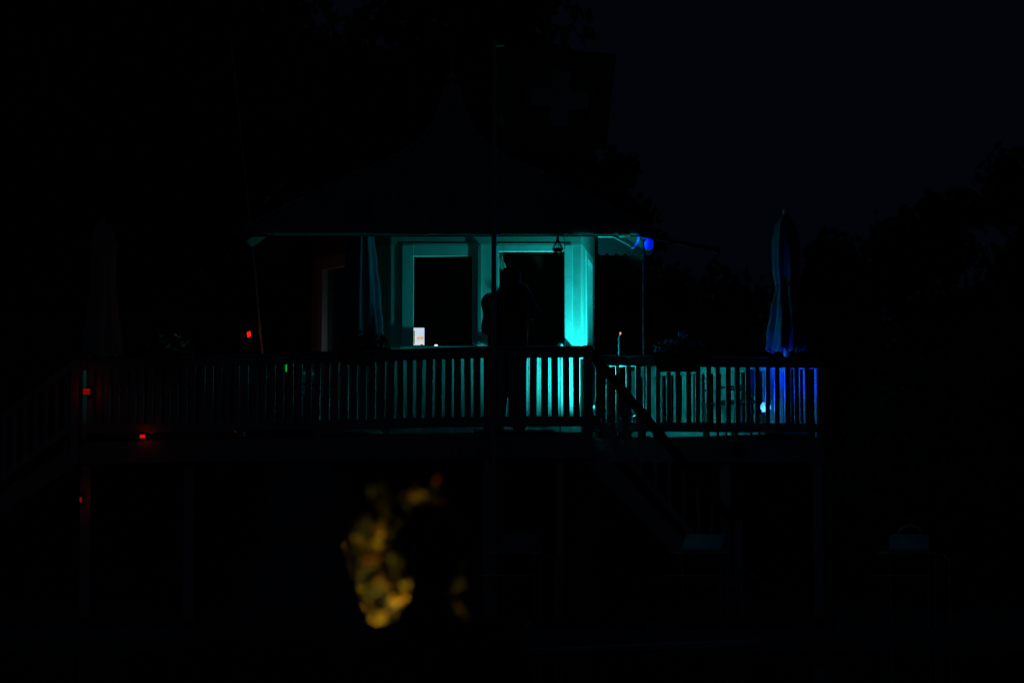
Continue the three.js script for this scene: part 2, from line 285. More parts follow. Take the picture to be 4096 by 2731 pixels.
{
  // dark door leaf groove beside the middle pier
  const x = at(1918, 1100, 30).x; part('shutter_rail', move(rbox(0.045, HEAD - SILL - 0.02, 0.03, 0.004), x, DECK + (HEAD + SILL) / 2, -29.984), mats.frieze, kiosk);
  part('kiosk_floor', move(box(3.0, 0.02, 3.2), -0.75, DECK + 0.012, -31.9), mats.interior, kiosk);
  part('ceiling', move(box(3.2, 0.03, 3.2), -0.744, DECK + TOPW + 0.02, -31.4), mats.interior, kiosk);
  part('counter', move(rbox(1.9, 0.04, 0.32, 0.008), -0.4, DECK + SILL - 0.02, -30.27), mats.interior, kiosk);
  const s = part('shelf', move(rbox(1.7, 0.03, 0.3, 0.005), -0.7, DECK + 1.35, -33.3), mats.interior, kiosk);
  // lower storey
  part('lower_wall', move(box(3.4, DECK - 0.35, 0.15), -0.7, (DECK - 0.35) / 2 + 0.006, -31.2), mats.conc, kiosk);
  part('lower_wall', move(box(0.15, DECK - 0.35, 2.2), -2.42, (DECK - 0.35) / 2 + 0.006, -32.38), mats.conc, kiosk);
  part('lower_wall', move(box(0.15, DECK - 0.35, 2.2), 1.02, (DECK - 0.35) / 2 + 0.006, -32.38), mats.conc, kiosk);
  const d = part('lower_door', move(rbox(0.95, 1.72, 0.05, 0.01), 0.15, 0.87, -31.1), mats.darkWood, kiosk);
  part('door_handle', move(rbox(0.12, 0.02, 0.05, 0.006), -0.2, 0.92, -31.05), mats.steel, d);
  // roof
  const prof = [[2.36, 3.385], [1.72, 3.82], [1.15, 4.19], [0.85, 4.36], [0.6, 4.53], [0.45, 4.65], [0.33, 4.79], [0.24, 4.93], [0.165, 5.1], [0.11, 5.27], [0.07, 5.45]].map(p => [p[0], p[1] + EYE]);
  const C = V(-0.744, 0, -31.4), th = 0.05;
  const roof = new THREE.Group(); roof.name = 'roof'; kiosk.add(roof);
  for (let s = 0; s < 4; s++) {
    const pos = [], uv = [], idx = [], N = prof.length;
    for (const o of [0, -th]) prof.forEach(([w, y], i) => { for (const sx of [-1, 1]) { pos.push(sx * w, y + o - (i ? 0 : 0), w + (o ? -0.01 : 0)); uv.push(sx * w, i * 0.4); } });
    for (let i = 0; i < N - 1; i++) { const k = i * 2; idx.push(k, k + 1, k + 3, k, k + 3, k + 2); const m = k + N * 2; idx.push(m, m + 3, m + 1, m, m + 2, m + 3); }
    idx.push(0, N * 2, N * 2 + 1, 0, N * 2 + 1, 1);
    const g = new THREE.BufferGeometry(); g.setAttribute('position', new THREE.Float32BufferAttribute(pos, 3)); g.setAttribute('uv', new THREE.Float32BufferAttribute(uv, 2)); g.setIndex(idx);
    const ng = g.toNonIndexed(); ng.computeVertexNormals(); ng.rotateY(s * Math.PI / 2); ng.translate(C.x, 0, C.z);
    part('roof_slope', ng, mats.roof, roof);
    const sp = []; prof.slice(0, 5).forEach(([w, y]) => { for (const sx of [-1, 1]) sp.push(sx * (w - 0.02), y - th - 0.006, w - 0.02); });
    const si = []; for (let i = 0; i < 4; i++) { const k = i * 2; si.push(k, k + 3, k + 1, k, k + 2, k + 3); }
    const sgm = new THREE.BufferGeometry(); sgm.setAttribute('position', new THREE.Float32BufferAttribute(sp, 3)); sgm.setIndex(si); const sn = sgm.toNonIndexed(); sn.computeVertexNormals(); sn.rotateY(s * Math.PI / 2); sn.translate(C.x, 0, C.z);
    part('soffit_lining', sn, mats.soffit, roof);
    const cap = tube(prof.map(([w, y]) => V(w, y + 0.012, w).applyAxisAngle(V(0, 1, 0), s * Math.PI / 2).add(C)), 0.028, 60, false, 8);
    part('ridge_cap', cap, mats.zinc, roof);
    for (let k = -3; k <= 3; k++) {          // standing seams up each slope
      if (!k && s) { } const q = k * 0.58, pts = prof.filter(([w]) => w > Math.abs(q) + 0.02).map(([w, y]) => V(q, y + 0.006, w));
      if (pts.length > 1) part('roof_seam', tube(pts.map(p => p.applyAxisAngle(V(0, 1, 0), s * Math.PI / 2).add(C)), 0.009, 20, false, 5), mats.roof, roof);
    }
  }
  part('spire', move(lathe([[0, 0.46], [0.006, 0.44], [0.012, 0.2], [0.02, 0.18], [0.07, 0.15], [0.085, 0.115], [0.07, 0.08], [0.03, 0.06], [0.05, 0.03], [0.075, -0.02], [0, -0.03]]), C.x, 5.45 + EYE, C.z), mats.zinc, roof);
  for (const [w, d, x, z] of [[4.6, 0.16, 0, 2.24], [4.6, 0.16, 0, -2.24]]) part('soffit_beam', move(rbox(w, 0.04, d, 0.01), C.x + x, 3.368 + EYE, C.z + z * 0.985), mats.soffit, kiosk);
  // gutter with brackets
  const y = at(2048, 929, 28.98).y, xa = at(985, 929, 28.98).x, xb = at(2556, 929, 28.98).x;
  const gp = []; for (let i = 0; i <= 12; i++) { const a = Math.PI + Math.PI * i / 12; gp.push([Math.cos(a) * 0.052, Math.sin(a) * 0.052]); } for (let i = 12; i >= 0; i--) { const a = Math.PI + Math.PI * i / 12; gp.push([Math.cos(a) * 0.046, Math.sin(a) * 0.046]); }
  const gs = new THREE.ExtrudeGeometry(new THREE.Shape(gp.map(p => new THREE.Vector2(...p))), { depth: xb - xa, bevelEnabled: false, steps: 1 });
  const gut = part('gutter', move(gs, xa, y + 0.02, -28.985, 0, Math.PI / 2), mats.zinc, kiosk);
  part('gutter_bead', rod(V(xa, y + 0.022, -28.935), V(xb, y + 0.022, -28.935), 0.007), mats.zinc, gut);
  for (const px of [1100, 1380, 1650, 2005, 2262, 2478]) part('gutter_bracket', move(new THREE.TorusGeometry(0.055, 0.006, 6, 16, Math.PI), at(px, 929, 28.98).x, y + 0.02, -28.985, 0, Math.PI / 2, Math.PI), mats.zinc, gut);
  const q = at(2500, 938, 28.98); part('gutter_joint', rod(V(q.x - 0.08, y - 0.002, -28.985), V(q.x + 0.06, y - 0.002, -28.985), 0.05), mats.zinc, gut);
}
// folded awning on the right eave
{
  const t = thing('folded_awning', 'folded awning with a bent arm and a sloping front tube at the right roof corner', 'awning');
  const a = at(2545, 936, 29.12), b = at(2862, 998, 29.4), dir = b.clone().sub(a).normalize();
  part('front_tube', rod(a, b, 0.026), mats.bronze, t);
  part('end_cap', rod(b.clone().addScaledVector(dir, -0.01), b.clone().addScaledVector(dir, 0.05), 0.036), mats.black, t);
  const e = at(2532, 984, 29.35);
  part('arm', tube([at(2432, 930, 29.7), at(2480, 956, 29.55), at(2520, 978, 29.4), e, at(2546, 972, 29.3), at(2556, 938, 29.15)], 0.02, 48), mats.alu, t);
  part('elbow', move(new THREE.SphereGeometry(0.03, 16, 12), e.x, e.y, e.z), mats.alu, t);
  const c = at(2392, 945, 30.6), c2 = at(2612, 945, 30.6), N = 48, sh = new THREE.Shape(); sh.moveTo(c.x, c.y);
  for (let i = 0; i <= N; i++) { const x = c.x + (c2.x - c.x) * i / N; sh.lineTo(x, c.y - 0.2 - 0.03 * Math.abs(Math.sin(i / N * Math.PI * 6))); } sh.lineTo(c2.x, c.y);
  part('valance', move(new THREE.ExtrudeGeometry(sh, { depth: 0.006, bevelEnabled: false }), 0, 0, -30.6), mats.darkCloth, t);
  part('bracket', rod(at(2432, 930, 29.7), at(2432, 925, 30.6), 0.02), mats.zinc, t);
  part('valance_rail', rod(V(c.x, c.y, -30.597), V(c2.x, c.y, -30.597), 0.014), mats.zinc, t);
  const p = at(2576, 962, 29.6), w = thing('awning_post', 'thin dark post standing under the folded awning', 'post');
  part('shaft', rod(V(p.x, DECK, p.z), p, 0.016), mats.black, w); part('foot_plate', move(rbox(0.14, 0.012, 0.14, 0.004), p.x, DECK + 0.006, p.z), mats.black, w);
  part('fork', tube([at(2552, 940, 29.6), at(2566, 958, 29.6), p, at(2590, 956, 29.6), at(2606, 958, 29.6)], 0.008, 24), mats.black, w);
  // small blue lantern
  const q = at(2596, 974, 29.3), l = thing('blue_lantern', 'small glowing blue paper lantern under the right roof corner', 'lantern', [q.x, q.y, q.z]);
  const blue = new THREE.MeshStandardMaterial({ color: rgb(0.35, 0.4, 0.6), emissive: rgb(0.0, 0.018, 1), emissiveIntensity: 0.55, roughness: 0.8 });
  const sg = lathe([[0.001, -0.075], [0.03, -0.068], [0.05, -0.045], [0.056, -0.015], [0.05, 0.02], [0.034, 0.05], [0.016, 0.07], [0.001, 0.075]], 14);
  part('shade', sg, blue, l);
  for (let k = 0; k < 3; k++) part('rib', move(new THREE.TorusGeometry([0.042, 0.057, 0.044][k], 0.0016, 6, 28), 0, [-0.055, -0.015, 0.035][k], 0, Math.PI / 2), mats.black, l);
  part('cord', rod(V(0, 0.073, 0), V(-0.015, 0.115, -0.17), 0.0025), mats.black, l);
  lampLight(l, V(-0.09, 0.0, 0.05), [0.0, 0.03, 1], 0.15, 2.5);
}
// hanging lantern at the front eave
{
  const q = at(2231, 987, 29.06), t = thing('hanging_lantern', 'dark ribbed lantern hanging from the eave over the right window', 'lantern', [q.x, q.y, q.z]);
  const rt = 0.022, rb = 0.062, y1 = 0.055, y0 = -0.02;
  part('cap', move(lathe([[0, 0.125], [0.012, 0.125], [0.016, 0.1], [0.022, 0.06], [0.026, 0.052], [0, 0.05]], 20), 0, 0, 0), mats.black, t);
  for (let i = 0; i < 14; i++) { const a = i / 14 * 6.2832; part('rib', rod(V(Math.cos(a) * rt, y1, Math.sin(a) * rt), V(Math.cos(a) * rb, y0, Math.sin(a) * rb), 0.0035, 0.0035, 6), mats.black, t); }
  part('bowl', lathe([[0.062, -0.02], [0.06, -0.035], [0.048, -0.055], [0.02, -0.068], [0, -0.07]], 24), P([0.02, 0.025, 0.025], { roughness: 0.15, side: THREE.DoubleSide }), t);
  part('ring', move(new THREE.TorusGeometry(0.062, 0.005, 8, 28), 0, y0, 0, Math.PI / 2), mats.black, t);
  part('hook', tube([V(0.075, -0.02, 0), V(0.082, 0.03, 0), V(0.078, 0.09, 0), V(0.05, 0.125, 0.03), V(0, 0.13, 0.04)], 0.004, 24), mats.black, t);
  part('chain', rod(V(0, 0.12, 0), V(0, 0.21, 0.0), 0.004), mats.black, t);
}
// things on the window counter
{
  const sy = DECK + SILL;
  const q = at(2240, 1392, 29.96), w = thing('ball_lamp', 'small round white ball on a slim stand before the right window', 'ball', [q.x, DECK, -29.86]);
  part('globe', move(new THREE.SphereGeometry(0.036, 28, 20), 0, 1.078, 0), M([0.82, 0.83, 0.82], { roughness: 0.35 }), w);
  part('stand', rod(V(0, 0.01, 0), V(0, 1.046, 0), 0.007), mats.black, w); part('foot', lathe([[0, 0.001], [0.07, 0.001], [0.06, 0.012], [0, 0.016]], 24), mats.black, w);
  // lit display card behind the left pane
  const cv = document.createElement('canvas'); cv.width = 128; cv.height = 192; const g = cv.getContext('2d');
  const gr = g.createLinearGradient(0, 0, 0, 192); gr.addColorStop(0, '#cfe0fb'); gr.addColorStop(0.45, '#c4dcea'); gr.addColorStop(1, '#dfe4f0');
  g.fillStyle = gr; g.fillRect(0, 0, 128, 192); g.fillStyle = '#5f8a72'; g.fillRect(0, 30, 46, 150);
  for (let i = 0; i < 150; i++) { g.fillStyle = ['#7fa38c', '#4f7d60', '#8ea5a6', '#a39a83'][i % 4]; g.fillRect(rr(0, 42), rr(i % 4 > 1 ? 130 : 32, 176), rr(2, 6), rr(2, 8)); }
  g.fillStyle = '#f2f6d8'; g.fillRect(46, 26, 5, 160);
  g.fillStyle = '#f0a560'; for (const [x, y, a, b] of [[62, 100, 60, 10], [60, 112, 26, 16], [90, 112, 32, 14], [66, 108, 50, 6]]) g.fillRect(x, y, a, b);
  g.fillStyle = '#d6c98a'; for (let i = 0; i < 6; i++) g.fillRect(64 + i * 9, 104 + (i % 2) * 8, 4, 10);
  g.fillStyle = '#c9a9c9'; for (let i = 0; i < 5; i++) { g.fillRect(64 + i * 11, 138 + (i % 2) * 3, 6, 3); g.fillRect(62 + i * 12, 150, 7, 2); }
  const ct = new THREE.CanvasTexture(cv); ct.colorSpace = THREE.SRGBColorSpace;
  const d = at(1668, 1352, 30.22), t = thing('lit_display', 'small bright screen with a green strip and orange print in the left-hand front window', 'screen', [d.x, sy, d.z]);
  const scr = new THREE.MeshStandardMaterial({ color: 0x050505, emissive: 0xffffff, emissiveMap: ct, emissiveIntensity: 1.0, roughness: 0.4 });
  part('screen', move(new THREE.PlaneGeometry(0.172, 0.205), 0, 0.128, 0.0115), scr, t);
  part('case', move(rbox(0.182, 0.215, 0.02, 0.006), 0, 0.128, 0), mats.black, t);
  part('stand', move(rbox(0.1, 0.024, 0.08, 0.004), 0, 0.012, 0), mats.black, t);
  const kq = at(1686, 1383, 30.16); const kn = thing('dark_cup', 'tiny dark cup in front of the bright screen', 'cup', [kq.x, sy, kq.z]);
  part('body', lathe([[0, 0.001], [0.011, 0.001], [0.014, 0.03], [0.0125, 0.03], [0.01, 0.004], [0, 0.004]], 18), mats.black, kn);
  part('handle', move(new THREE.TorusGeometry(0.008, 0.002, 6, 14, 4), 0.014, 0.016, 0), mats.black, kn);
  lampLight(t, V(0, 0.13, 0.06), [0.85, 0.93, 1], 0.006, 2);
  const u = at(1744, 1375, 30.2), s = thing('white_torch', 'small bright white torch lying on the window counter', 'torch', [u.x, sy, u.z]);
  part('lens', move(new THREE.SphereGeometry(0.0165, 20, 12), 0, 0.02, 0).scale(1.25, 0.85, 1), glow([0.95, 0.97, 1], 3), s);
  part('barrel', rod(V(0.012, 0.017, -0.004), V(0.07, 0.014, -0.09), 0.013), mats.black, s);
  part('rest', move(rbox(0.03, 0.012, 0.02, 0.002), 0, 0.005, 0), mats.alu, s);
  lampLight(s, V(0, 0.03, 0.03), [0.9, 0.95, 1], 0.004);
  const v = at(1386, 1390, 31.0), j = thing('candle_jar', 'dim white candle jar inside the left side window', 'candle', [v.x, sy + 0.055, v.z]);
  part('jar', lathe([[0, 0], [0.018, 0], [0.02, 0.04], [0.015, 0.045], [0, 0.045]], 18), glow([0.75, 0.78, 0.85], 0.5), j);
  part('wick', rod(V(0, 0.044, 0), V(0.002, 0.062, 0), 0.004), glow([0.8, 0.8, 0.8], 0.1), j);
  part('saucer', lathe([[0, -0.02], [0.04, -0.02], [0.05, -0.01], [0.045, -0.008], [0, -0.001]], 20), mats.white, j);
  part('pedestal', rod(V(0, -1.115, 0), V(0, -0.02, 0), 0.03), mats.interior, j);
  lampLight(j, V(-0.06, 0.05, 0.02), [0.85, 0.9, 1], 0.012);
  // strip curtain inside the right window
  const N = 40, pos = [], idx = []; const A = at(2000, 1006, 30.12), B = at(2012, 1100, 30.12);
  for (let i = 0; i <= N; i++) for (let k = 0; k <= 6; k++) { const f = i / N, uq = k / 6; pos.push(A.x + uq * (0.03 + 0.05 * f) + 0.01 * Math.sin(f * 9 + uq * 2), A.y + (B.y - A.y) * f, A.z + 0.012 * Math.sin(uq * 14 + f * 5)); if (i < N && k < 6) { const a = i * 7 + k; idx.push(a, a + 1, a + 8, a, a + 8, a + 7); } }
  const cg = new THREE.BufferGeometry(); cg.setAttribute('position', new THREE.Float32BufferAttribute(pos, 3)); cg.setIndex(idx); cg.computeVertexNormals();
  solo('gathered_curtain', cg, M([0.5, 0.52, 0.45], { side: THREE.DoubleSide, roughness: 0.9 }), 'narrow gathered curtain at the upper left of the right window', 'curtain');
}
// ---------------------------------------------------------------- emblems on the terrace front
{
  const zc = px => { const [ax, az] = dL, [bx, bz] = dF1; const x = at(px, 1780, 28.15).x; return [x, az + (bz - az) * (x - ax) / (bx - ax)]; };
  const turn = Math.atan2(-(dF1[1] - dL[1]), dF1[0] - dL[0]);
  const [x1, z1] = zc(1822), s = thing('shield_plaque', 'plaque with a pale shield on the terrace front board', 'plaque', [x1 + 0.01, DECK - 0.155, z1 + 0.03], turn);
  part('board', rbox(0.13, 0.22, 0.014, 0.003), mats.frieze, s);
  const sh = new THREE.Shape(); sh.moveTo(-0.045, 0.05); sh.lineTo(0.045, 0.05); sh.lineTo(0.045, -0.01); sh.quadraticCurveTo(0.04, -0.06, 0, -0.085); sh.quadraticCurveTo(-0.04, -0.06, -0.045, -0.01); sh.closePath();
  const hole = new THREE.Path(); hole.absellipse(0, -0.005, 0.017, 0.024, 0, 6.2832); sh.holes.push(hole);
  part('shield', move(new THREE.ExtrudeGeometry(sh, { depth: 0.006, bevelEnabled: false }), 0, 0, 0.007), mats.white, s);
  const [x2, z2] = zc(1930), c = thing('cross_plaque', 'plaque with a pale upright cross on the terrace front board', 'plaque', [x2 + 0.01, DECK - 0.155, z2 + 0.03], turn);
  part('board', rbox(0.13, 0.22, 0.014, 0.003), mats.frieze, c);
  part('cross_bar', move(box(0.028, 0.16, 0.006), 0, 0, 0.0105), mats.white, c); part('cross_bar', move(box(0.1, 0.034, 0.005), 0, 0.02, 0.0103), mats.white, c);
  const n = at(365, 1825, 30.1), g = thing('notice_sign', 'small pale sign below the left end of the terrace', 'sign', [n.x, n.y, -30.22]);
  part('panel', rbox(0.11, 0.13, 0.012, 0.004), mats.whiteB, g); part('hanger', rod(V(0, 0.06, 0), V(0, 0.2, 0), 0.006), mats.steel, g);
}
// ---------------------------------------------------------------- parasols
function parasol(label, px, depth, prof, mat, turnP = 0, k = 1, print) {
  const q = at(px, 1400, depth), t = thing('closed_parasol', label, 'parasol', [q.x, DECK, q.z], turnP, 'closed parasols on the terrace');
  const N = 96, R = 40, pos = [], uv = [], idx = [], ys = prof.map(p => p[0]);
  const rad = y => { for (let i = 0; i < prof.length - 1; i++) if (y <= prof[i + 1][0]) { const f = (y - prof[i][0]) / (prof[i + 1][0] - prof[i][0]); const s = f * f * (3 - 2 * f); return prof[i][1] + (prof[i + 1][1] - prof[i][1]) * s; } return prof.at(-1)[1]; };
  for (let j = 0; j <= R; j++) { const y = ys[0] + (ys.at(-1) - ys[0]) * j / R, r = rad(y), lo = 1 - j / R;
    for (let i = 0; i <= N; i++) { const a = i / N * 6.2832, fold = 0.13 * Math.cos(8 * a + 1.3 * Math.sin(y * 1.4 + k)) + 0.07 * Math.cos(13 * a + y * 2.0 + k) ; const rr2 = r * (1 + fold * (0.35 + 0.65 * Math.min(1, r / 0.2))); pos.push(Math.cos(a) * rr2, y + (j === 0 ? 0.03 * Math.cos(8 * a + k) : 0), Math.sin(a) * rr2); uv.push(i / N * 1.4, y); if (j < R && i < N) { const b = j * (N + 1) + i; idx.push(b, b + N + 1, b + 1, b + 1, b + N + 1, b + N + 2); } } }
  const g = new THREE.BufferGeometry(); g.setAttribute('position', new THREE.Float32BufferAttribute(pos, 3)); g.setAttribute('uv', new THREE.Float32BufferAttribute(uv, 2)); g.setIndex(idx); g.computeVertexNormals();
  const c = part('canopy', g, mat, t);
  part('pole', rod(V(0, 0.05, 0), V(0, ys.at(-1) + 0.02, 0), 0.036), mats.alu, t);
  part('finial', move(new THREE.SphereGeometry(0.03, 16, 12), 0, ys.at(-1) + 0.03, 0), mats.alu, t);
  part('base', lathe([[0, 0.002], [0.26, 0.002], [0.26, 0.05], [0.22, 0.07], [0.05, 0.08], [0.05, 0.2], [0.03, 0.2], [0, 0.2]], 32), mats.conc, t);
  for (let i = 0; i < 8; i++) { const a = i / 8 * 6.2832 + 0.39; part('rib', rod(V(Math.cos(a) * 0.1, ys[0] + 0.06, Math.sin(a) * 0.1), V(Math.cos(a) * 0.03, ys.at(-1) - 0.1, Math.sin(a) * 0.03), 0.006, 0.006, 6), mats.alu, t); }
  return { t, rad, q };
}
{
  const a = parasol('closed pale parasol at the right end of the terrace, its hem lit blue', 3147, 30.1, [[1.04, 0.225], [1.2, 0.215], [1.5, 0.175], [1.78, 0.125], [2.0, 0.148], [2.3, 0.15], [2.5, 0.12], [2.6, 0.07], [2.68, 0.012]], mats.clothSlate, 0.3, 1);
  part('strap', move(new THREE.TorusGeometry(0.14, 0.008, 8, 40), 0, 1.79, 0, Math.PI / 2), mats.black, a.t);
  const b = parasol('closed dark blue parasol in front of the kiosk\'s left window', 1440, 29.35, [[0.98, 0.25], [1.2, 0.235], [1.6, 0.2], [2.0, 0.165], [2.28, 0.135], [2.36, 0.15], [2.38, 0.17], [2.55, 0.11], [2.72, 0.05], [2.8, 0.015]], mats.clothBlue, 0.9, 2.4);
  const c = parasol('closed grey-blue parasol standing alone at the far left of the terrace', 405, 31.2, [[1.02, 0.235], [1.2, 0.22], [1.6, 0.175], [1.9, 0.14], [2.3, 0.15], [2.37, 0.155], [2.39, 0.175], [2.55, 0.12], [2.64, 0.09], [2.69, 0.03]], mats.cloth, 0.1, 4.1);
}
// ---------------------------------------------------------------- flag and poles
{
  const d = 27.55, q = at(1976, 180, d), t = thing('flag_pole', 'tall slim flagpole standing in front of the terrace corner', 'flagpole', [q.x, 0, -d]);
  part('shaft', rod(V(0, 0.004, 0), V(0, q.y, 0), 0.031, 0.024, 20), mats.alu, t);
  part('top_arm', rod(V(0, q.y - 0.01, 0), V(0.14, q.y, 0), 0.008), mats.alu, t);
  part('halyard', rod(V(0.09, 0.9, 0.015), V(0.115, q.y, 0.0), 0.003, 0.003, 6), mats.white, t);
  part('base_plate', move(rbox(0.24, 0.03, 0.24, 0.005), 0, 0.02, 0), mats.steel, t);
  part('knob', move(new THREE.SphereGeometry(0.035, 16, 12), 0, q.y + 0.03, 0), mats.alu, t);
  const cv = document.createElement('canvas'); cv.width = 512; cv.height = 512; const g = cv.getContext('2d');
  g.fillStyle = '#475639'; g.fillRect(0, 0, 512, 512); g.strokeStyle = '#a8afb2'; g.lineWidth = 6;
  g.strokeRect(112, 80, 312, 340); g.fillStyle = '#d8dfe6'; g.fillRect(226, 112, 88, 276); g.fillRect(132, 204, 274, 92);
  g.fillStyle = '#9aa0a4'; g.fillRect(0, 0, 8, 512);
  const ct = new THREE.CanvasTexture(cv); ct.colorSpace = THREE.SRGBColorSpace;
  const A = at(2018, 172, d), B = at(2464, 212, d), C = at(2426, 602, d), D = at(2006, 592, d), n = 40, pos = [], uv = [], idx = [];
  for (let j = 0; j <= n; j++) for (let i = 0; i <= n; i++) { const u = i / n, v = j / n; const p = A.clone().lerp(B, u).lerp(D.clone().lerp(C, u), v); pos.push(p.x, p.y - 0.01 * Math.sin(u * 3.1), p.z + u * 0.07 * Math.sin(u * 6 + v * 1.5) + 0.03 * u * Math.sin(v * 5 + u * 3)); uv.push(u, 1 - v); if (i < n && j < n) { const a = j * (n + 1) + i; idx.push(a, a + n + 1, a + 1, a + 1, a + n + 1, a + n + 2); } }
  const fg = new THREE.BufferGeometry(); fg.setAttribute('position', new THREE.Float32BufferAttribute(pos, 3)); fg.setAttribute('uv', new THREE.Float32BufferAttribute(uv, 2)); fg.setIndex(idx); fg.computeVertexNormals();
  solo('cross_flag', fg, M([1, 1, 1], { map: ct, roughness: 0.95, side: THREE.DoubleSide }), 'dark flag with a pale cross in a thin square outline', 'flag');
  const l = thing('leaning_pole', 'long thin pole leaning slightly to the left of the kiosk', 'pole');
  const base = at(1066, 1560, 31.2), pts = [V(base.x, DECK, base.z), at(1046, 1400, 31.2), at(1020, 1100, 31.2), at(995, 850, 31.2), at(965, 560, 31.2), at(925, 180, 31.2)];
  part('shaft', tube(pts, 0.016, 60), mats.alu, l); part('socket', move(lathe([[0, 0], [0.14, 0], [0.14, 0.04], [0.04, 0.06], [0.03, 0.2], [0, 0.2]], 24), base.x, DECK + 0.001, base.z), mats.black, l);
  // red twin-bar lamp clipped to the leaning pole
  const r = at(995, 1337, 31.15), rl = thing('red_lamp', 'bright red twin-bar lamp clipped to the leaning pole', 'lamp', [r.x, r.y, r.z]);
  for (const s of [-1, 1]) part('light_bar', move(rbox(0.019, 0.068, 0.012, 0.005), s * 0.0115, 0.006 * s, 0.016, 0, 0, 0.16), glow([1, 0.012, 0.0], 1.3), rl);
  part('housing', move(rbox(0.055, 0.085, 0.02, 0.006), 0, 0, 0, 0, 0, 0.16), mats.black, rl);
  part('clip', rod(V(0.02, 0, -0.005), V(at(1041, 1337, 31.2).x - r.x, 0, -0.05), 0.006), mats.black, rl);
  lampLight(rl, V(0, 0, 0.07), [1, 0.015, 0], 0.004);
}
// ---------------------------------------------------------------- terrace lamps
const table0 = (() => {
  const t = new THREE.Group(); t.name = 'low_table';
  for (let i = 0; i < 5; i++) part('slat', move(rbox(0.62, 0.018, 0.1, 0.004), 0, 0.13, -0.22 + i * 0.11), i % 2 ? mats.wood : mats.deckB, t);
  for (const x of [-0.26, 0.26]) part('cross_bar', move(rbox(0.05, 0.03, 0.52, 0.004), x, 0.106, 0), mats.wood, t);
  for (const x of [-0.26, 0.26]) for (const z of [-0.2, 0.2]) part('leg', move(rbox(0.045, 0.09, 0.045, 0.004), x, 0.046, z), mats.wood, t);
  return t;
})();
function lowTable(x, z, label) { const t = table0.clone(); t.name = numbered('low_table'); t.position.set(x, DECK, z); scene.add(t); return tag(t, label, 'table', 'low tables on the terrace'); }
const TT = DECK + 0.139;
lowTable(1.24, -29.86, 'low slatted table with the cyan lamp beside the kiosk corner');
lowTable(at(2740, 1690, 30).x, -30.1, 'low slatted table with two glasses behind the flower box');
lowTable(at(3030, 1690, 30).x, -30.05, 'low slatted table with the blue lamp near the right parasol');
{
  // cyan flood lamp
  const t = thing('cyan_lamp', 'small cyan flood lamp on the low table beside the kiosk corner', 'lamp', [1.46, TT, -29.66]);
  part('body', move(lathe([[0, -0.05], [0.035, -0.05], [0.045, -0.02], [0.045, 0.03], [0.05, 0.032], [0.05, 0.04], [0.0, 0.03]], 24), 0, 0.085, 0, 0, 0, 0.5), mats.black, t);
  part('yoke', tube([V(-0.05, 0.09, 0), V(-0.055, 0.03, 0), V(-0.03, 0.006, 0), V(0.03, 0.006, 0), V(0.055, 0.03, 0), V(0.05, 0.09, 0)], 0.006, 30), mats.black, t);
  part('lens', move(new THREE.CylinderGeometry(0.04, 0.04, 0.006, 24), -0.022, 0.124, 0, 0, 0, 0.5), glow([0.05, 0.95, 0.85], 2), t);
  const s = new THREE.SpotLight(rgb(0.016, 1, 0.97), 30, 0, 0.93, 0.75, 2);
  s.position.set(-0.045, 0.17, 0.02); s.target.position.set(-1.0, 1.3, -0.3); s.castShadow = true; s.shadow.radius = 1.5; t.add(s, s.target);
  const h2 = part('side_head', move(lathe([[0, -0.03], [0.02, -0.03], [0.024, 0.02], [0.021, 0.02], [0.018, -0.02], [0, -0.02]], 20), 0.06, 0.06, -0.03, 0, 0.5, -1.1), mats.black, t);
  part('side_arm', rod(V(0.02, 0.05, 0), V(0.05, 0.05, -0.025), 0.006), mats.black, t);
  const s3 = new THREE.SpotLight(rgb(0.01, 1, 0.97), 0.28, 0, 1.0, 0.8, 2); s3.position.set(0.1, 0.09, -0.05); s3.target.position.set(1.1, 0.5, -0.75); s3.castShadow = true; s3.shadow.radius = 1; t.add(s3, s3.target);
  part('barn_door', move(rbox(0.004, 0.2, 0.16, 0.001), -0.12, 0.178, 0.092), mats.black, t); part('barn_door_arm', rod(V(-0.118, 0.08, 0.03), V(-0.04, 0.07, 0.01), 0.004), mats.black, t);
  // blue up-light in a crumpled clear bag
  const b = at(3060, 1600, 29.86), u = thing('blue_lamp', 'bright blue lamp in a crumpled clear bag beside the right parasol', 'lamp', [b.x, TT, b.z]);
  part('base', lathe([[0, 0], [0.05, 0], [0.055, 0.02], [0.05, 0.1], [0.045, 0.16], [0, 0.16]], 24), mats.black, u);
  part('lens', move(new THREE.CylinderGeometry(0.036, 0.036, 0.012, 24), 0, 0.166, 0), glow([0.02, 0.12, 1], 2.0), u);
  const sg = new THREE.IcosahedronGeometry(0.055, 4), sp = sg.attributes.position;
  for (let i = 0; i < sp.count; i++) { const v = V().fromBufferAttribute(sp, i), n = v.clone().multiplyScalar(38), k = 1 + 0.22 * Math.abs(noise.noise(n.x, n.y, n.z)) ; sp.setXYZ(i, v.x * k * 1.05, v.y * k * 1.0, v.z * k * 0.8); }
  sg.computeVertexNormals();
  part('crumpled_bag', move(sg, 0.01, 0.225, 0), P([0.9, 0.95, 1], { transmission: 0.6, thickness: 0, roughness: 0.35, side: THREE.DoubleSide }), u);
  const s2 = new THREE.SpotLight(rgb(0.0, 0.03, 1), 1.3, 0, 1.25, 0.25, 2); s2.position.set(-0.03, 0.29, 0.03); s2.target.position.set(0.6, 1.7, 0.2); s2.castShadow = true; s2.shadow.radius = 1; u.add(s2, s2.target);
  lampLight(u, V(0.0, 0.195, 0.0), [0.05, 0.24, 1], 0.12, 1);
  // orange ember torch
  const e = at(2482, 1332, 29.55), o = thing('table_torch', 'slim garden torch with a tiny orange red tip beside the kiosk', 'torch', [e.x, DECK, e.z]);
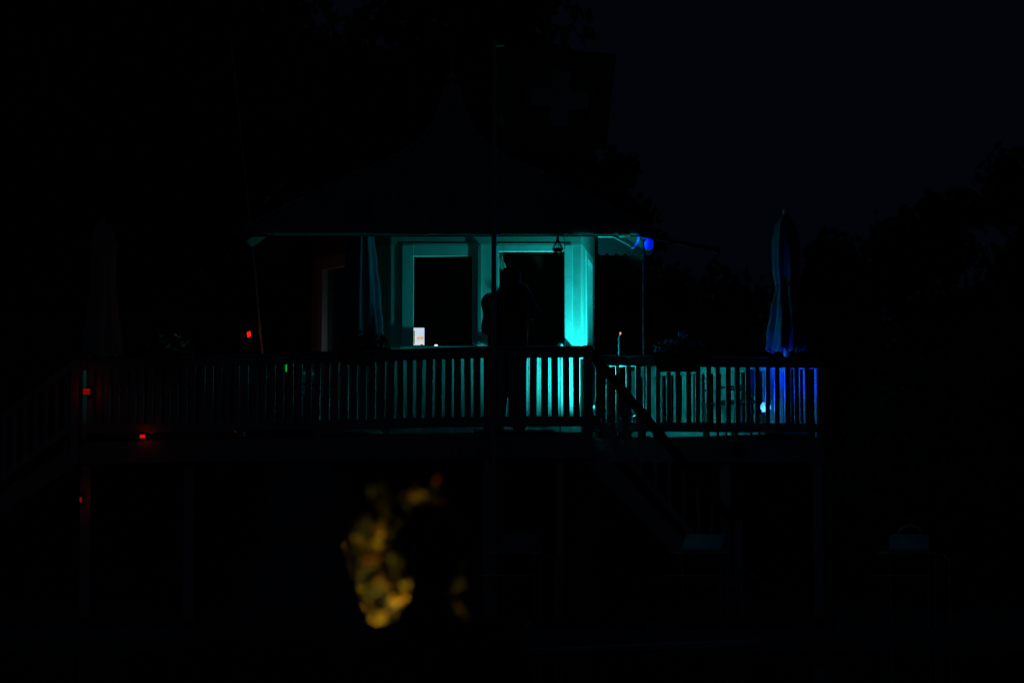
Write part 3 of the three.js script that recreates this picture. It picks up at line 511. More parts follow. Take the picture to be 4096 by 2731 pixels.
  part('tip', move(new THREE.SphereGeometry(0.013, 16, 12), 0, e.y - DECK, 0).scale(1, 1, 1), glow([1, 0.1, 0.03], 1.4), o);
  part('stem', tube([V(-0.035, 0.02, 0), V(-0.03, 0.6, 0), V(-0.022, e.y - DECK - 0.12, 0), V(-0.018, e.y - DECK - 0.03, 0), V(0, e.y - DECK - 0.008, 0)], 0.006, 30), mats.alu, o);
  part('foot', move(lathe([[0, 0.001], [0.09, 0.001], [0.08, 0.02], [0, 0.025]], 24), -0.035, 0, 0), mats.black, o);
  // green tea light
  const g = at(1151, 1472, 30.0), gl = thing('green_tea_light', 'green glass tea light glowing behind the left railing', 'tea light', [g.x, g.y - 0.06, g.z]);
  part('glass', lathe([[0, 0], [0.02, 0], [0.028, 0.03], [0.03, 0.08], [0.022, 0.11], [0.019, 0.11], [0.025, 0.08], [0.02, 0.006], [0, 0.006]], 24), new THREE.MeshStandardMaterial({ color: rgb(0.05, 0.3, 0.1), emissive: rgb(0.0, 0.5, 0.06), emissiveIntensity: 0.8, roughness: 0.2 }), gl);
  lampLight(gl, V(0.05, 0.08, 0.0), [0.03, 1, 0.12], 0.004);
  const gt = thing('bistro_table', 'round bistro table carrying the green tea light', 'table', [g.x, DECK, g.z], 0, 'bistro tables');
  const th = g.y - 0.06 - DECK;
  part('table_top', lathe([[0, th - 0.025], [0.3, th - 0.025], [0.31, th - 0.012], [0.3, th], [0, th]], 40), mats.alu, gt);
  part('leg', rod(V(0, 0.03, 0), V(0, th - 0.02, 0), 0.025), mats.black, gt); part('foot', lathe([[0, 0.001], [0.2, 0.001], [0.18, 0.02], [0.03, 0.04], [0, 0.04]], 32), mats.black, gt);
  // red lamps on the left
  const reds = [
    [345, 1566, 30.16, 0.085, 0.07, 0.16, 'dim red lantern box hooked on the far left railing', 'lantern'],
    [576, 1747, 30.0, 0.062, 0.042, 0.6, 'bright red marker light at the foot of the left railing', 'marker'],
    [316, 1998, 30.1, 0.026, 0.06, 0.16, 'small red marker light on the left stair', 'marker'],
  ];
  for (const [px, py, dd, w, h, s, label] of reds) {
    let p = at(px, py, dd); const [ax, az] = dL, [bx, bz] = dF1;
    if (py === 1747) { p.z = az + (bz - az) * (p.x - ax) / (bx - ax) + 0.05; }
    if (py === 1998) { p.z = -30.2; }
    const r = thing('red_marker_lamp', label, 'lamp', [p.x, p.y, p.z], 0, 'red lamps on the left of the terrace');
    part('light_face', move(rbox(w, h, 0.012, 0.004), 0, 0, 0.012), glow([1, 0.01, 0.004], s), r);
    part('housing', move(rbox(w + 0.012, h + 0.012, 0.02, 0.004), 0, 0, 0), mats.black, r);
    if (py === 1566) part('hook', tube([V(0, h / 2, 0), V(0, 0.2, 0), V(0, DECK + 0.95 - p.y, -0.03), V(0, DECK + 0.95 - p.y, -0.1)], 0.005, 24), mats.black, r);
    if (py === 1998) part('stem', rod(V(0, 0, -0.005), V(0, 0.02, -0.06), 0.008), mats.black, r);
    lampLight(r, V(0, 0, 0.05), [1, 0.01, 0], 0.002);
  }
  // red wall-washer on the deck, left
  const f = at(950, 1640, 30.1), k = thing('red_floor_lamp', 'low red floor lamp glowing behind the left railing', 'lamp', [f.x, DECK, f.z]);
  part('body', move(lathe([[0, 0.001], [0.05, 0.001], [0.05, 0.07], [0.04, 0.08], [0, 0.08]], 24), 0, 0, 0), mats.black, k);
  part('lens', move(new THREE.CylinderGeometry(0.034, 0.034, 0.006, 20), 0, 0.083, 0), glow([1, 0.01, 0], 0.5), k);
  const sr = new THREE.SpotLight(rgb(1, 0.012, 0), 0.07, 0, 1.1, 0.6, 2); sr.position.set(0, 0.1, 0); sr.target.position.set(0, 1, -0.4); sr.castShadow = true; k.add(sr, sr.target);
}
// ---------------------------------------------------------------- chairs, glasses
function chair(x, z, turn, label, mat) {
  const t = thing('terrace_chair', label, 'chair', [x, DECK, z], turn, 'terrace chairs');
  part('seat', move(rbox(0.44, 0.03, 0.42, 0.01), 0, 0.44, 0), mat, t);
  const bp = []; for (let i = 0; i <= 16; i++) { const u = i / 16 - 0.5; bp.push(V(u * 0.42, 0, -0.2 - 0.05 * (1 - 4 * u * u))); }
  const bs = new THREE.Shape(); bp.forEach((p, i) => i ? bs.lineTo(p.x, -p.z) : bs.moveTo(p.x, -p.z)); [...bp].reverse().forEach(p => bs.lineTo(p.x, -p.z + 0.018));
  part('backrest', move(new THREE.ExtrudeGeometry(bs, { depth: 0.3, bevelEnabled: true, bevelSize: 0.006, bevelThickness: 0.006, bevelSegments: 2 }), 0, 0.5, 0, -Math.PI / 2), mat, t);
  for (const sx of [-1, 1]) { part('leg', rod(V(sx * 0.2, 0.002, 0.19), V(sx * 0.19, 0.43, 0.17), 0.014), mats.black, t); part('leg', rod(V(sx * 0.21, 0.002, -0.22), V(sx * 0.19, 0.43, -0.18), 0.014), mats.black, t); part('back_post', rod(V(sx * 0.19, 0.43, -0.18), V(sx * 0.2, 0.8, -0.21), 0.014), mats.black, t); part('arm_rest', rod(V(sx * 0.22, 0.62, -0.19), V(sx * 0.22, 0.6, 0.14), 0.014), mats.black, t); }
  return t;
}
chair(at(2950, 1600, 30.25).x, -30.25, -1.9, 'dark chair between the blue lamp and the cyan lamp, turned sideways', mats.black);
chair(at(2905, 1600, 30.55).x, -30.75, -0.4, 'dark chair in front of the rear railing', mats.black);
chair(at(700, 1600, 30.8).x, -30.9, 2.2, 'dark chair behind the left railing near the flower box', mats.black);
chair(at(1250, 1600, 29.9).x + 0.1, -29.75, 1.2, 'dark chair beside the bistro table behind the left railing', mats.black);
function glassware(kind, px, py, depth, label) {
  const q = at(px, py, depth), t = thing('drinking_glass', label, 'glass', [q.x, TT, q.z], 0, 'glasses on the low tables');
  if (kind === 'tumbler') part('bowl', lathe([[0, 0.001], [0.028, 0.001], [0.034, 0.11], [0.032, 0.11], [0.026, 0.01], [0, 0.01]], 28), mats.drink, t);
  else { part('bowl', lathe([[0.001, 0.075], [0.02, 0.082], [0.038, 0.115], [0.036, 0.16], [0.0345, 0.16], [0.036, 0.116], [0.018, 0.086], [0.001, 0.08]], 28), mats.drink, t); part('stem', rod(V(0, 0.006, 0), V(0, 0.078, 0), 0.004), mats.drink, t); part('foot', lathe([[0, 0.001], [0.032, 0.001], [0.032, 0.004], [0.004, 0.009], [0, 0.009]], 28), mats.drink, t); }
  return t;
}
glassware('tumbler', 2396, 1640, 29.95, 'tumbler second from the kiosk on the left low table');
glassware('goblet', 2432, 1640, 29.85, 'stemmed glass third from the kiosk on the left low table');
glassware('tumbler', 2474, 1640, 29.95, 'tumbler farthest from the kiosk on the left low table');
glassware('goblet', 2755, 1640, 30.0, 'stemmed glass on the low table behind the flower box');
glassware('tumbler', 2717, 1640, 29.95, 'tumbler on the low table behind the flower box');
glassware('tumbler', 2995, 1640, 30.0, 'tumbler to the left of the blue lamp');
glassware('goblet', 3030, 1640, 30.1, 'stemmed glass close beside the blue lamp');
{ const q = at(2373, 1640, 29.9), t = thing('tall_bottle', 'slim clear bottle nearest the kiosk on the left low table', 'bottle', [q.x, TT, q.z]);
  part('body', lathe([[0, 0.001], [0.03, 0.001], [0.032, 0.01], [0.032, 0.12], [0.014, 0.16], [0.012, 0.21], [0.015, 0.212], [0.012, 0.22], [0, 0.22]], 28), mats.drink, t); part('cap', move(new THREE.CylinderGeometry(0.014, 0.014, 0.02, 18), 0, 0.228, 0), mats.steel, t); }
// ---------------------------------------------------------------- flower boxes
function leafGeo(n, spot, size, cols, jitter = 0.25) {
  const pos = new Float32Array(n * 18), nor = new Float32Array(n * 18), col = new Float32Array(n * 18), a = V(), b = V(), c = V(), nn = V(); let o = 0;
  for (let i = 0; i < n; i++) {
    const p = spot(i), s = size * rr(0.6, 1.35); nn.set(rr(-1, 1), rr(-0.6, 1), rr(-1, 1)).normalize(); a.set(rr(-1, 1), rr(-1, 1), rr(-1, 1)).cross(nn).normalize(); b.copy(nn).cross(a);
    const k = cols[Math.floor(rnd() * cols.length)], f = 1 + rr(-jitter, jitter), q = [[-0.5, 0], [0, -0.32], [0.5, 0], [-0.5, 0], [0.5, 0], [0, 0.32]];
    for (const [u, v] of q) { c.copy(p).addScaledVector(a, u * s).addScaledVector(b, v * s).addScaledVector(nn, -0.18 * s * Math.abs(u)); pos.set([c.x, c.y, c.z], o); nor.set([nn.x, nn.y, nn.z], o); col.set([k[0] * f, k[1] * f, k[2] * f], o); o += 3; }
  }
  const g = new THREE.BufferGeometry(); g.setAttribute('position', new THREE.BufferAttribute(pos, 3)); g.setAttribute('normal', new THREE.BufferAttribute(nor, 3)); g.setAttribute('color', new THREE.BufferAttribute(col, 3)); return g;
}
const leafMat = new THREE.MeshStandardMaterial({ vertexColors: true, roughness: 0.8, side: THREE.DoubleSide });
const ball = r => { let v; do v = V(rr(-1, 1), rr(-1, 1), rr(-1, 1)); while (v.lengthSq() > 1); return v.multiply(r); };
function flowerBox(px, py, depth, turn, label, blooms) {
  const q = at(px, py, depth), t = thing('flower_box', label, 'flower box', [q.x, q.y, q.z], turn, 'flower boxes on the railings');
  const s = new THREE.Shape([[-0.22, 0], [0.22, 0], [0.3, 0.19], [-0.3, 0.19]].map(p => new THREE.Vector2(...p)));
  part('trough', move(new THREE.ExtrudeGeometry(s, { depth: 0.17, bevelEnabled: true, bevelSize: 0.008, bevelThickness: 0.008, bevelSegments: 2 }), 0, 0, -0.085), mats.darkWood, t);
  for (const x of [-0.18, 0.18]) part('hook', tube([V(x, 0.1, -0.095), V(x, 0.17, -0.11), V(x, 0.18, -0.16)], 0.006, 16), mats.black, t);
  part('foliage', leafGeo(420, () => ball(V(0.3, 0.12, 0.13)).add(V(0, 0.26, 0)), 0.05, [[0.05, 0.09, 0.03], [0.06, 0.1, 0.035], [0.04, 0.07, 0.03]]), leafMat, t);
  for (const [x, y, z, r] of blooms) part('bloom', leafGeo(46, () => ball(V(r, r * 0.85, r)).add(V(x, y, z)), 0.034, [[0.6, 0.55, 0.58], [0.66, 0.62, 0.62], [0.5, 0.44, 0.48]], 0.1), leafMat, t);
  return t;
}
flowerBox(2715, 1482, 29.38, -0.15, 'flower box with pale blooms hung on the right railing', [[0.04, 0.42, 0, 0.055], [0.08, 0.38, 0.04, 0.05], [-0.1, 0.34, 0.06, 0.045], [0.27, 0.26, -0.02, 0.055], [0.24, 0.2, 0.02, 0.045], [-0.24, 0.24, 0.05, 0.045], [0.16, 0.3, 0.05, 0.04], [-0.02, 0.3, 0.08, 0.04], [-0.16, 0.22, 0.08, 0.04]]);
flowerBox(1452, 1458, 28.74, 0.44, 'dark flower box on the left railing below the blue parasol', [[-0.1, 0.3, 0.06, 0.03], [0.12, 0.28, 0.05, 0.03]]);
flowerBox(665, 1466, 29.68, 0.44, 'flower box with grey-white blooms far along the left railing', [[-0.08, 0.32, 0.05, 0.045], [0.1, 0.34, 0.04, 0.05], [0.16, 0.26, 0.06, 0.045], [-0.04, 0.24, 0.09, 0.045], [-0.25, 0.22, 0.05, 0.04]]);
// ---------------------------------------------------------------- starting blocks
const block0 = (() => {
  const t = new THREE.Group(); t.name = 'starting_block'; const m = mats;
  part('platform', move(rbox(0.42, 0.035, 0.62, 0.01), 0, 0.9, -0.05, 0.26), m.plate, t);
  part('front_panel', move(rbox(0.36, 0.2, 0.02, 0.006), 0.0, 0.66, 0.22), m.red, t);
  part('number_plate', move(rbox(0.17, 0.17, 0.012, 0.004), 0.11, 0.67, 0.24), m.red, t);
  part('platform_frame', move(rbox(0.62, 0.03, 0.04, 0.006), -0.02, 0.8, 0.22), m.steel, t);
  part('hand_bar', rod(V(-0.38, 0.56, 0.26), V(0.18, 0.56, 0.26), 0.012), m.alu, t);
  part('step_plate', move(rbox(0.66, 0.04, 0.2, 0.008), 0.05, 0.4, -0.1), m.red, t);
  for (const x of [-0.2, 0.2]) for (const z of [0.18, -0.24]) part('leg', rod(V(x, 0.004, z), V(x, z > 0 ? 0.82 : 0.92, z), 0.018), m.steel, t);
  part('grab_rail', tube([V(0.26, 0.004, 0.1), V(0.26, 0.6, 0.1), V(0.275, 0.72, 0.1), V(0.34, 0.79, 0.1), V(0.405, 0.72, 0.1), V(0.42, 0.6, 0.1), V(0.42, 0.004, 0.1)], 0.014, 60), m.alu, t);
  return t;
})();
[[2072, 'starting block on the left, between the flowers and the stair post'], [2812, 'starting block in the middle, tied to the red post by a rope'], [3640, 'starting block at the far right of the pool edge']].forEach(([px, l], i) => {
  const q = at(px, 2300, 27.45), t = block0.clone(); t.name = numbered('starting_block'); t.position.set(q.x, 0.004, -27.45); t.rotation.y = -0.16; scene.add(t); tag(t, l, 'starting block', 'starting blocks on the pool edge');
  if (i === 2) part('back_arch', tube([V(-0.12, 0.94, -0.3), V(-0.1, 1.04, -0.3), V(0, 1.09, -0.3), V(0.1, 1.06, -0.3), V(0.13, 0.96, -0.3)], 0.016, 40), mats.alu, t);
});
{
  const a = at(3180, 2400, 27.4), t = thing('red_post', 'thin dark red post standing beside the middle starting block', 'post', [a.x, 0.004, -27.4]);
  part('shaft', rod(V(0, 0, 0), V(-0.03, at(3172, 1915, 27.4).y, 0), 0.014), mats.red, t); part('base', lathe([[0, 0], [0.12, 0], [0.1, 0.03], [0.02, 0.05], [0, 0.05]], 24), mats.black, t);
  const b = at(2930, 2238, 27.36), e = at(3176, 2388, 27.4), pts = []; for (let i = 0; i <= 20; i++) { const f = i / 20, p = b.clone().lerp(e, f); p.y -= 0.03 * Math.sin(f * Math.PI); pts.push(p); }
  solo('slack_rope', tube(pts, 0.007, 40), M([0.6, 0.62, 0.65], { roughness: 0.8 }), 'pale rope running down from the middle starting block to the red post', 'rope');
}
// ---------------------------------------------------------------- trees
function limbs(h, r, n, spread) {
  const gs = [new THREE.CylinderGeometry(r * 0.45, r, h, 12, 4).translate(0, h / 2, 0)];
  for (let i = 0; i < n; i++) { const a = i / n * 6.2832 + rr(-0.4, 0.4), y = h * rr(0.45, 0.95), L = spread * rr(0.6, 1); gs.push(tube([V(0, y, 0), V(Math.cos(a) * L * 0.4, y + L * 0.25, Math.sin(a) * L * 0.4), V(Math.cos(a) * L, y + L * rr(0.4, 0.8), Math.sin(a) * L)], r * 0.22, 10, false, 6)); }
  return merge(gs);
}
function tree(name, label, px, topY, depth, rx, ry, cols, n = 5200, leaf = 0.24, cx = 0) {
  const q = at(px, topY, depth), top = q.y, cy = Math.max(top - ry, ry * 0.8);
  const t = thing(name, label, 'tree', [q.x, 0, -depth], 0, 'trees behind the terrace');
  part('trunk', limbs(Math.max(1.2, cy), 0.1 + rx * 0.05, 7, rx * 0.75), mats.bark, t);
  const cl = []; for (let i = 0; i < 42; i++) { const v = ball(V(1, 1, 1)); const l = v.length(); v.multiplyScalar(0.55 + 0.4 * Math.pow(l, 0.4)).multiply(V(rx, ry, rx)); cl.push([v.add(V(cx, cy, 0)), rr(0.22, 0.42) * Math.min(rx, ry)]); }
  part('crown', leafGeo(n, i => { const [c, r] = cl[i % cl.length]; return ball(V(r, r * 0.8, r)).multiplyScalar(rr(0.7, 1.7)).add(c); }, leaf, cols), leafMat, t);
  return t;
}
const gA = [[0.035, 0.055, 0.02], [0.045, 0.065, 0.022], [0.03, 0.045, 0.018]], gB = [[0.03, 0.05, 0.03], [0.025, 0.04, 0.024]], gC = [[0.05, 0.065, 0.02], [0.04, 0.055, 0.018]];
tree('broadleaf_tree', 'dark broadleaf tree at the far left edge', 60, -250, 46, 4.0, 4.6, gA, 15000, 0.3);
tree('broadleaf_tree', 'dark broadleaf tree behind the leftmost parasol', 620, -330, 50, 4.2, 5.2, gB, 17000, 0.3);
tree('broadleaf_tree', 'dark broadleaf tree behind the leaning pole', 1120, 60, 45, 3.4, 4.8, gA, 15000, 0.3);
tree('broadleaf_tree', 'tall dark tree rising behind the roof spire', 1700, -220, 47, 3.5, 5.4, gC, 17000, 0.3);
tree('broadleaf_tree', 'dark tree behind the flag on the right of the spire', 2060, 110, 48, 1.25, 4.4, gA, 8000, 0.27);
tree('broadleaf_tree', 'narrow dark tree between the flag and the sky', 2240, 390, 44, 1.0, 3.0, gB, 6500);
tree('broadleaf_tree', 'dark tree just above the folded awning', 2435, 640, 43, 0.85, 2.6, gA, 5500);
tree('broadleaf_tree', 'small distant tree left of the right parasol', 2780, 1065, 78, 2.2, 3.6, gB, 2600, 0.34);
tree('broadleaf_tree', 'small distant tree right of the awning tube', 2600, 1010, 80, 2.0, 3.6, gA, 2600, 0.34);
tree('broadleaf_tree', 'small distant tree directly behind the right parasol', 3000, 1045, 76, 2.2, 3.6, gB, 2600, 0.34);
tree('broadleaf_tree', 'dark tree immediately right of the right parasol', 3310, 850, 50, 0.95, 3.0, gC, 6000);
tree('broadleaf_tree', 'wide dark tree to the right of the terrace', 3560, 655, 48, 1.5, 3.8, gA, 9000);
tree('broadleaf_tree', 'dark tree near the right edge', 3860, 745, 52, 1.5, 3.8, gB, 8000);
tree('broadleaf_tree', 'tall dark tree cut by the right edge', 4075, 630, 47, 1.2, 4.0, gC, 8000);
{ // far rise of ground behind the trees
  const g = new THREE.PlaneGeometry(240, 30, 120, 12); g.rotateX(-Math.PI / 2); const p = g.attributes.position;
  for (let i = 0; i < p.count; i++) { const z = p.getZ(i); p.setY(i, -0.3 + (4.6 + 1.4 * noise.noise(p.getX(i) * 0.08, 2, 0)) * Math.max(0, Math.sin((z + 15) / 30 * Math.PI))); }
  g.computeVertexNormals(); g.translate(0, 0, -112); solo('hill', g, mats.grass, 'low dark rise of ground far behind the trees', 'hill', null, 'structure');
}
function bush(label, px, topY, depth, rx, ry, n) { const q = at(px, topY, depth), t = thing('hedge_bush', label, 'bush', [q.x, 0, -depth], 0, 'bushes behind the terrace'); part('foliage', leafGeo(n, () => ball(V(rx, q.y / 2 + 0.1, 0.9)).add(V(0, q.y / 2, 0)), 0.17, gC), leafMat, t); part('stem', limbs(q.y * 0.5, 0.05, 5, rx * 0.5), mats.bark, t); return t; }
bush('dense dark bush behind the left end of the terrace', 250, 1150, 40, 2.2, 2, 5200);
bush('dense dark bush behind the leaning pole', 900, 1120, 39, 2.2, 2, 5200);
bush('dense dark bush right behind the kiosk corner', 2560, 1180, 39, 1.5, 2, 4400);
bush('dense dark bush behind the right flower box', 2960, 1190, 40, 1.5, 2, 4400);
bush('dense dark bush behind the right parasol', 3350, 1220, 41, 1.6, 2, 4400);
bush('dense bush to the right of the terrace corner', 3720, 1420, 34, 1.3, 1.5, 5200);
bush('dense bush at the far right edge', 4060, 1300, 36, 1.2, 1.6, 4200);
// ---------------------------------------------------------------- people
function nets(prims, k, cell, grow = 0) {     // surface nets of smoothly joined tapered capsules and ellipsoids
  const lo = V(1e9, 1e9, 1e9), hi = V(-1e9, -1e9, -1e9);
  for (const p of prims) { const m = p.e ? Math.max(p.r.x, p.r.y, p.r.z) : Math.max(p.ra, p.rb); for (const c of p.e ? [p.e] : [p.a, p.b]) { lo.min(c.clone().addScalar(-m)); hi.max(c.clone().addScalar(m)); } }
  lo.addScalar(-k * 0.5 - grow - cell * 2); hi.addScalar(k * 0.5 + grow + cell * 2);
  const nx = Math.ceil((hi.x - lo.x) / cell) + 1, ny = Math.ceil((hi.y - lo.y) / cell) + 1, nz = Math.ceil((hi.z - lo.z) / cell) + 1, f = new Float32Array(nx * ny * nz);
  const dist = (x, y, z) => { let d = 1e3; for (const p of prims) { let e;
    if (p.e) { const a = (x - p.e.x) / p.r.x, b = (y - p.e.y) / p.r.y, c = (z - p.e.z) / p.r.z; e = (Math.sqrt(a * a + b * b + c * c) - 1) * Math.min(p.r.x, p.r.y, p.r.z); }
    else { const bx = p.b.x - p.a.x, by = p.b.y - p.a.y, bz = p.b.z - p.a.z, qx = x - p.a.x, qy = y - p.a.y, qz = z - p.a.z; const h = Math.max(0, Math.min(1, (qx * bx + qy * by + qz * bz) / (bx * bx + by * by + bz * bz + 1e-9))); e = Math.hypot(qx - bx * h, qy - by * h, qz - bz * h) - (p.ra + (p.rb - p.ra) * h); }
    const h = Math.max(k - Math.abs(d - e), 0) / k; d = Math.min(d, e) - h * h * k * 0.25; } return d - grow; };
  for (let z = 0, o = 0; z < nz; z++) for (let y = 0; y < ny; y++) for (let x = 0; x < nx; x++, o++) f[o] = dist(lo.x + x * cell, lo.y + y * cell, lo.z + z * cell);
  const id = new Int32Array(nx * ny * nz).fill(-1), pos = [], idx = [], S = [1, nx, nx * ny];
  for (let z = 0; z < nz - 1; z++) for (let y = 0; y < ny - 1; y++) for (let x = 0; x < nx - 1; x++) {
    const o = x + y * nx + z * nx * ny; let c = 0, sx = 0, sy = 0, sz = 0;
    for (let e = 0; e < 12; e++) { const ax = e >> 2, u = e & 1, v = (e >> 1) & 1, b = (ax + 1) % 3, d = (ax + 2) % 3, p0 = o + u * S[b] + v * S[d], p1 = p0 + S[ax], f0 = f[p0], f1 = f[p1]; if ((f0 < 0) !== (f1 < 0)) { const t = f0 / (f0 - f1), q = [0, 0, 0]; q[ax] = t; q[b] = u; q[d] = v; sx += q[0]; sy += q[1]; sz += q[2]; c++; } }
    if (c) { id[o] = pos.length / 3; pos.push(lo.x + (x + sx / c) * cell, lo.y + (y + sy / c) * cell, lo.z + (z + sz / c) * cell); }
  }
  for (let z = 1; z < nz - 1; z++) for (let y = 1; y < ny - 1; y++) for (let x = 1; x < nx - 1; x++) {
    const o = x + y * nx + z * nx * ny;
    for (let ax = 0; ax < 3; ax++) { const f0 = f[o], f1 = f[o + S[ax]]; if ((f0 < 0) === (f1 < 0)) continue; const b = S[(ax + 1) % 3], d = S[(ax + 2) % 3], q = [id[o], id[o - b], id[o - b - d], id[o - d]]; if (f0 < 0) idx.push(q[0], q[1], q[2], q[0], q[2], q[3]); else idx.push(q[0], q[2], q[1], q[0], q[3], q[2]); }
  }
  const g = new THREE.BufferGeometry(); g.setAttribute('position', new THREE.Float32BufferAttribute(pos, 3)); g.setIndex(idx); g.computeVertexNormals(); return g;
}
const cap = (a, b, ra, rb = ra) => ({ a, b, ra, rb }), ell = (e, x, y, z) => ({ e, r: V(x, y, z) });
function hand(w, dir, nrm, side) {            // palm, four unequal bent fingers and a thumb
  const d = dir.clone().normalize(), n = nrm.clone().addScaledVector(d, -nrm.dot(d)).normalize(), s = d.clone().cross(n).multiplyScalar(side), pr = [];
  const pt = (f, u, v) => w.clone().addScaledVector(d, f).addScaledVector(s, u).addScaledVector(n, v);
  pr.push(cap(pt(0, 0, 0), pt(0.02, 0, 0), 0.026, 0.026)); for (const u of [-0.025, -0.008, 0.009, 0.026]) pr.push(cap(pt(0.02, u * 0.8, 0), pt(0.085, u, 0), 0.014, 0.011));
  const L = [0.06, 0.072, 0.066, 0.052]; [-0.027, -0.009, 0.009, 0.026].forEach((u, i) => { const m = pt(0.088 + L[i] * 0.45, u * 1.1, 0.008), e = pt(0.088 + L[i] * 0.85, u * 1.1, 0.032); pr.push(cap(pt(0.085, u, 0), m, 0.0095, 0.009), cap(m, e, 0.009, 0.0075)); });
  const t1 = pt(0.05, -0.05, 0.012); pr.push(cap(pt(0.018, -0.022, 0.004), t1, 0.013, 0.011), cap(t1, pt(0.085, -0.056, 0.022), 0.0105, 0.0085));
  return nets(pr, 0.006, 0.0035);
}
function person(label, pos, turn, J, o) {
  const t = thing('person', label, 'person', pos, turn); const s = o.s || 1;
  const v = (a, sx = 1) => V(a[0] * sx * s, a[1] * s, a[2] * s), g2 = n => ['l', 'r'].map(k => v(J[n + k] || J[n]));
  const pel = v(J.pelvis), che = v(J.chest), nec = v(J.neck), hd = v(J.head), [sl, sr] = g2('sh'), [el, er] = g2('el'), [wl, wr] = g2('wr'), [hl, hr] = g2('hip'), [kl, kr] = g2('kn'), [al, ar] = g2('an'), [tl, tr] = g2('toe');
  const w = V(0.085 * s, 0, 0), torso = [cap(pel.clone().add(w), che.clone().add(w), 0.105 * s, 0.105 * s), cap(pel.clone().sub(w), che.clone().sub(w), 0.105 * s, 0.105 * s), cap(sl, sr, 0.072 * s), cap(che, nec, 0.1 * s, 0.06 * s)];
  const arms = [cap(sl, el, 0.056 * s, 0.045 * s), cap(el, wl, 0.044 * s, 0.03 * s), cap(sr, er, 0.056 * s, 0.045 * s), cap(er, wr, 0.044 * s, 0.03 * s)];
  const legs = [cap(hl, kl, 0.09 * s, 0.062 * s), cap(kl, al, 0.06 * s, 0.04 * s), cap(hr, kr, 0.09 * s, 0.062 * s), cap(kr, ar, 0.06 * s, 0.04 * s)];
  const feet = [cap(al, tl, 0.042 * s, 0.036 * s), cap(ar, tr, 0.042 * s, 0.036 * s)];
  const fw = v(J.face).normalize(), sd = fw.clone().cross(V(0, 1, 0)).normalize(), hp = (f, u, y) => hd.clone().addScaledVector(fw, f * s).addScaledVector(sd, u * s).add(V(0, y * s, 0));
  const head = nets([ell(hp(0, 0, 0.02), 0.078 * s, 0.1 * s, 0.088 * s), cap(hp(0.03, 0, -0.07), hp(0.045, 0, -0.085), 0.045 * s, 0.035 * s), cap(hp(0.085, 0, 0.01), hp(0.1, 0, -0.025), 0.012 * s, 0.014 * s), cap(hp(0.075, 0.02, -0.055), hp(0.075, -0.02, -0.055), 0.012 * s), ell(hp(-0.005, 0.08, -0.005), 0.012 * s, 0.028 * s, 0.018 * s), ell(hp(-0.005, -0.08, -0.005), 0.012 * s, 0.028 * s, 0.018 * s), cap(hd, nec, 0.05 * s, 0.056 * s)], 0.02, 0.006);
  const body = nets([...torso, ...arms, ...legs, ...feet, cap(nec, hd, 0.055 * s, 0.05 * s)], 0.05, 0.014);
  const hands = [hand(wl, wl.clone().sub(el), v(J.palml), 1), hand(wr, wr.clone().sub(er), v(J.palmr), -1)];
  const bm = part('body', merge([body, head, ...hands]), M(o.skin || [0.42, 0.27, 0.2], { roughness: 0.6 }), t);
  for (const u of [-0.03, 0.03]) { const e = part('eye', new THREE.SphereGeometry(0.012 * s, 12, 8), M([0.5, 0.5, 0.48], { roughness: 0.2 }), t); e.position.copy(hp(0.078, u, 0.012)); }
  part('top', nets([...torso, ...arms.map((c, i) => i % 2 ? cap(c.a, c.a.clone().lerp(c.b, 0.9), c.ra, c.rb) : c)], 0.06, 0.012, o.bulk ?? 0.02), M(o.top, { roughness: 0.95, map: rep(texCloth, 8) }), t);
  part('trousers', nets([cap(pel.clone().add(w), pel.clone().add(w).add(V(0, -0.02, 0)), 0.11 * s), cap(pel.clone().sub(w), pel.clone().sub(w).add(V(0, -0.02, 0)), 0.11 * s), ...legs], 0.05, 0.014, 0.012), M(o.legs || [0.03, 0.03, 0.05], { roughness: 0.9 }), t);
  part('shoe', nets([feet[0]], 0.02, 0.01, 0.012), mats.black, t); part('shoe', nets([feet[1]], 0.02, 0.01, 0.012), mats.black, t);
  const hair = o.hair(hp, s); part('hair', nets(hair, 0.03, 0.008), M(o.hairCol, { roughness: 0.7 }), t);
  if (o.extra) o.extra(t, hp, s); return t;
}
const stepY = DECK + 0.045;
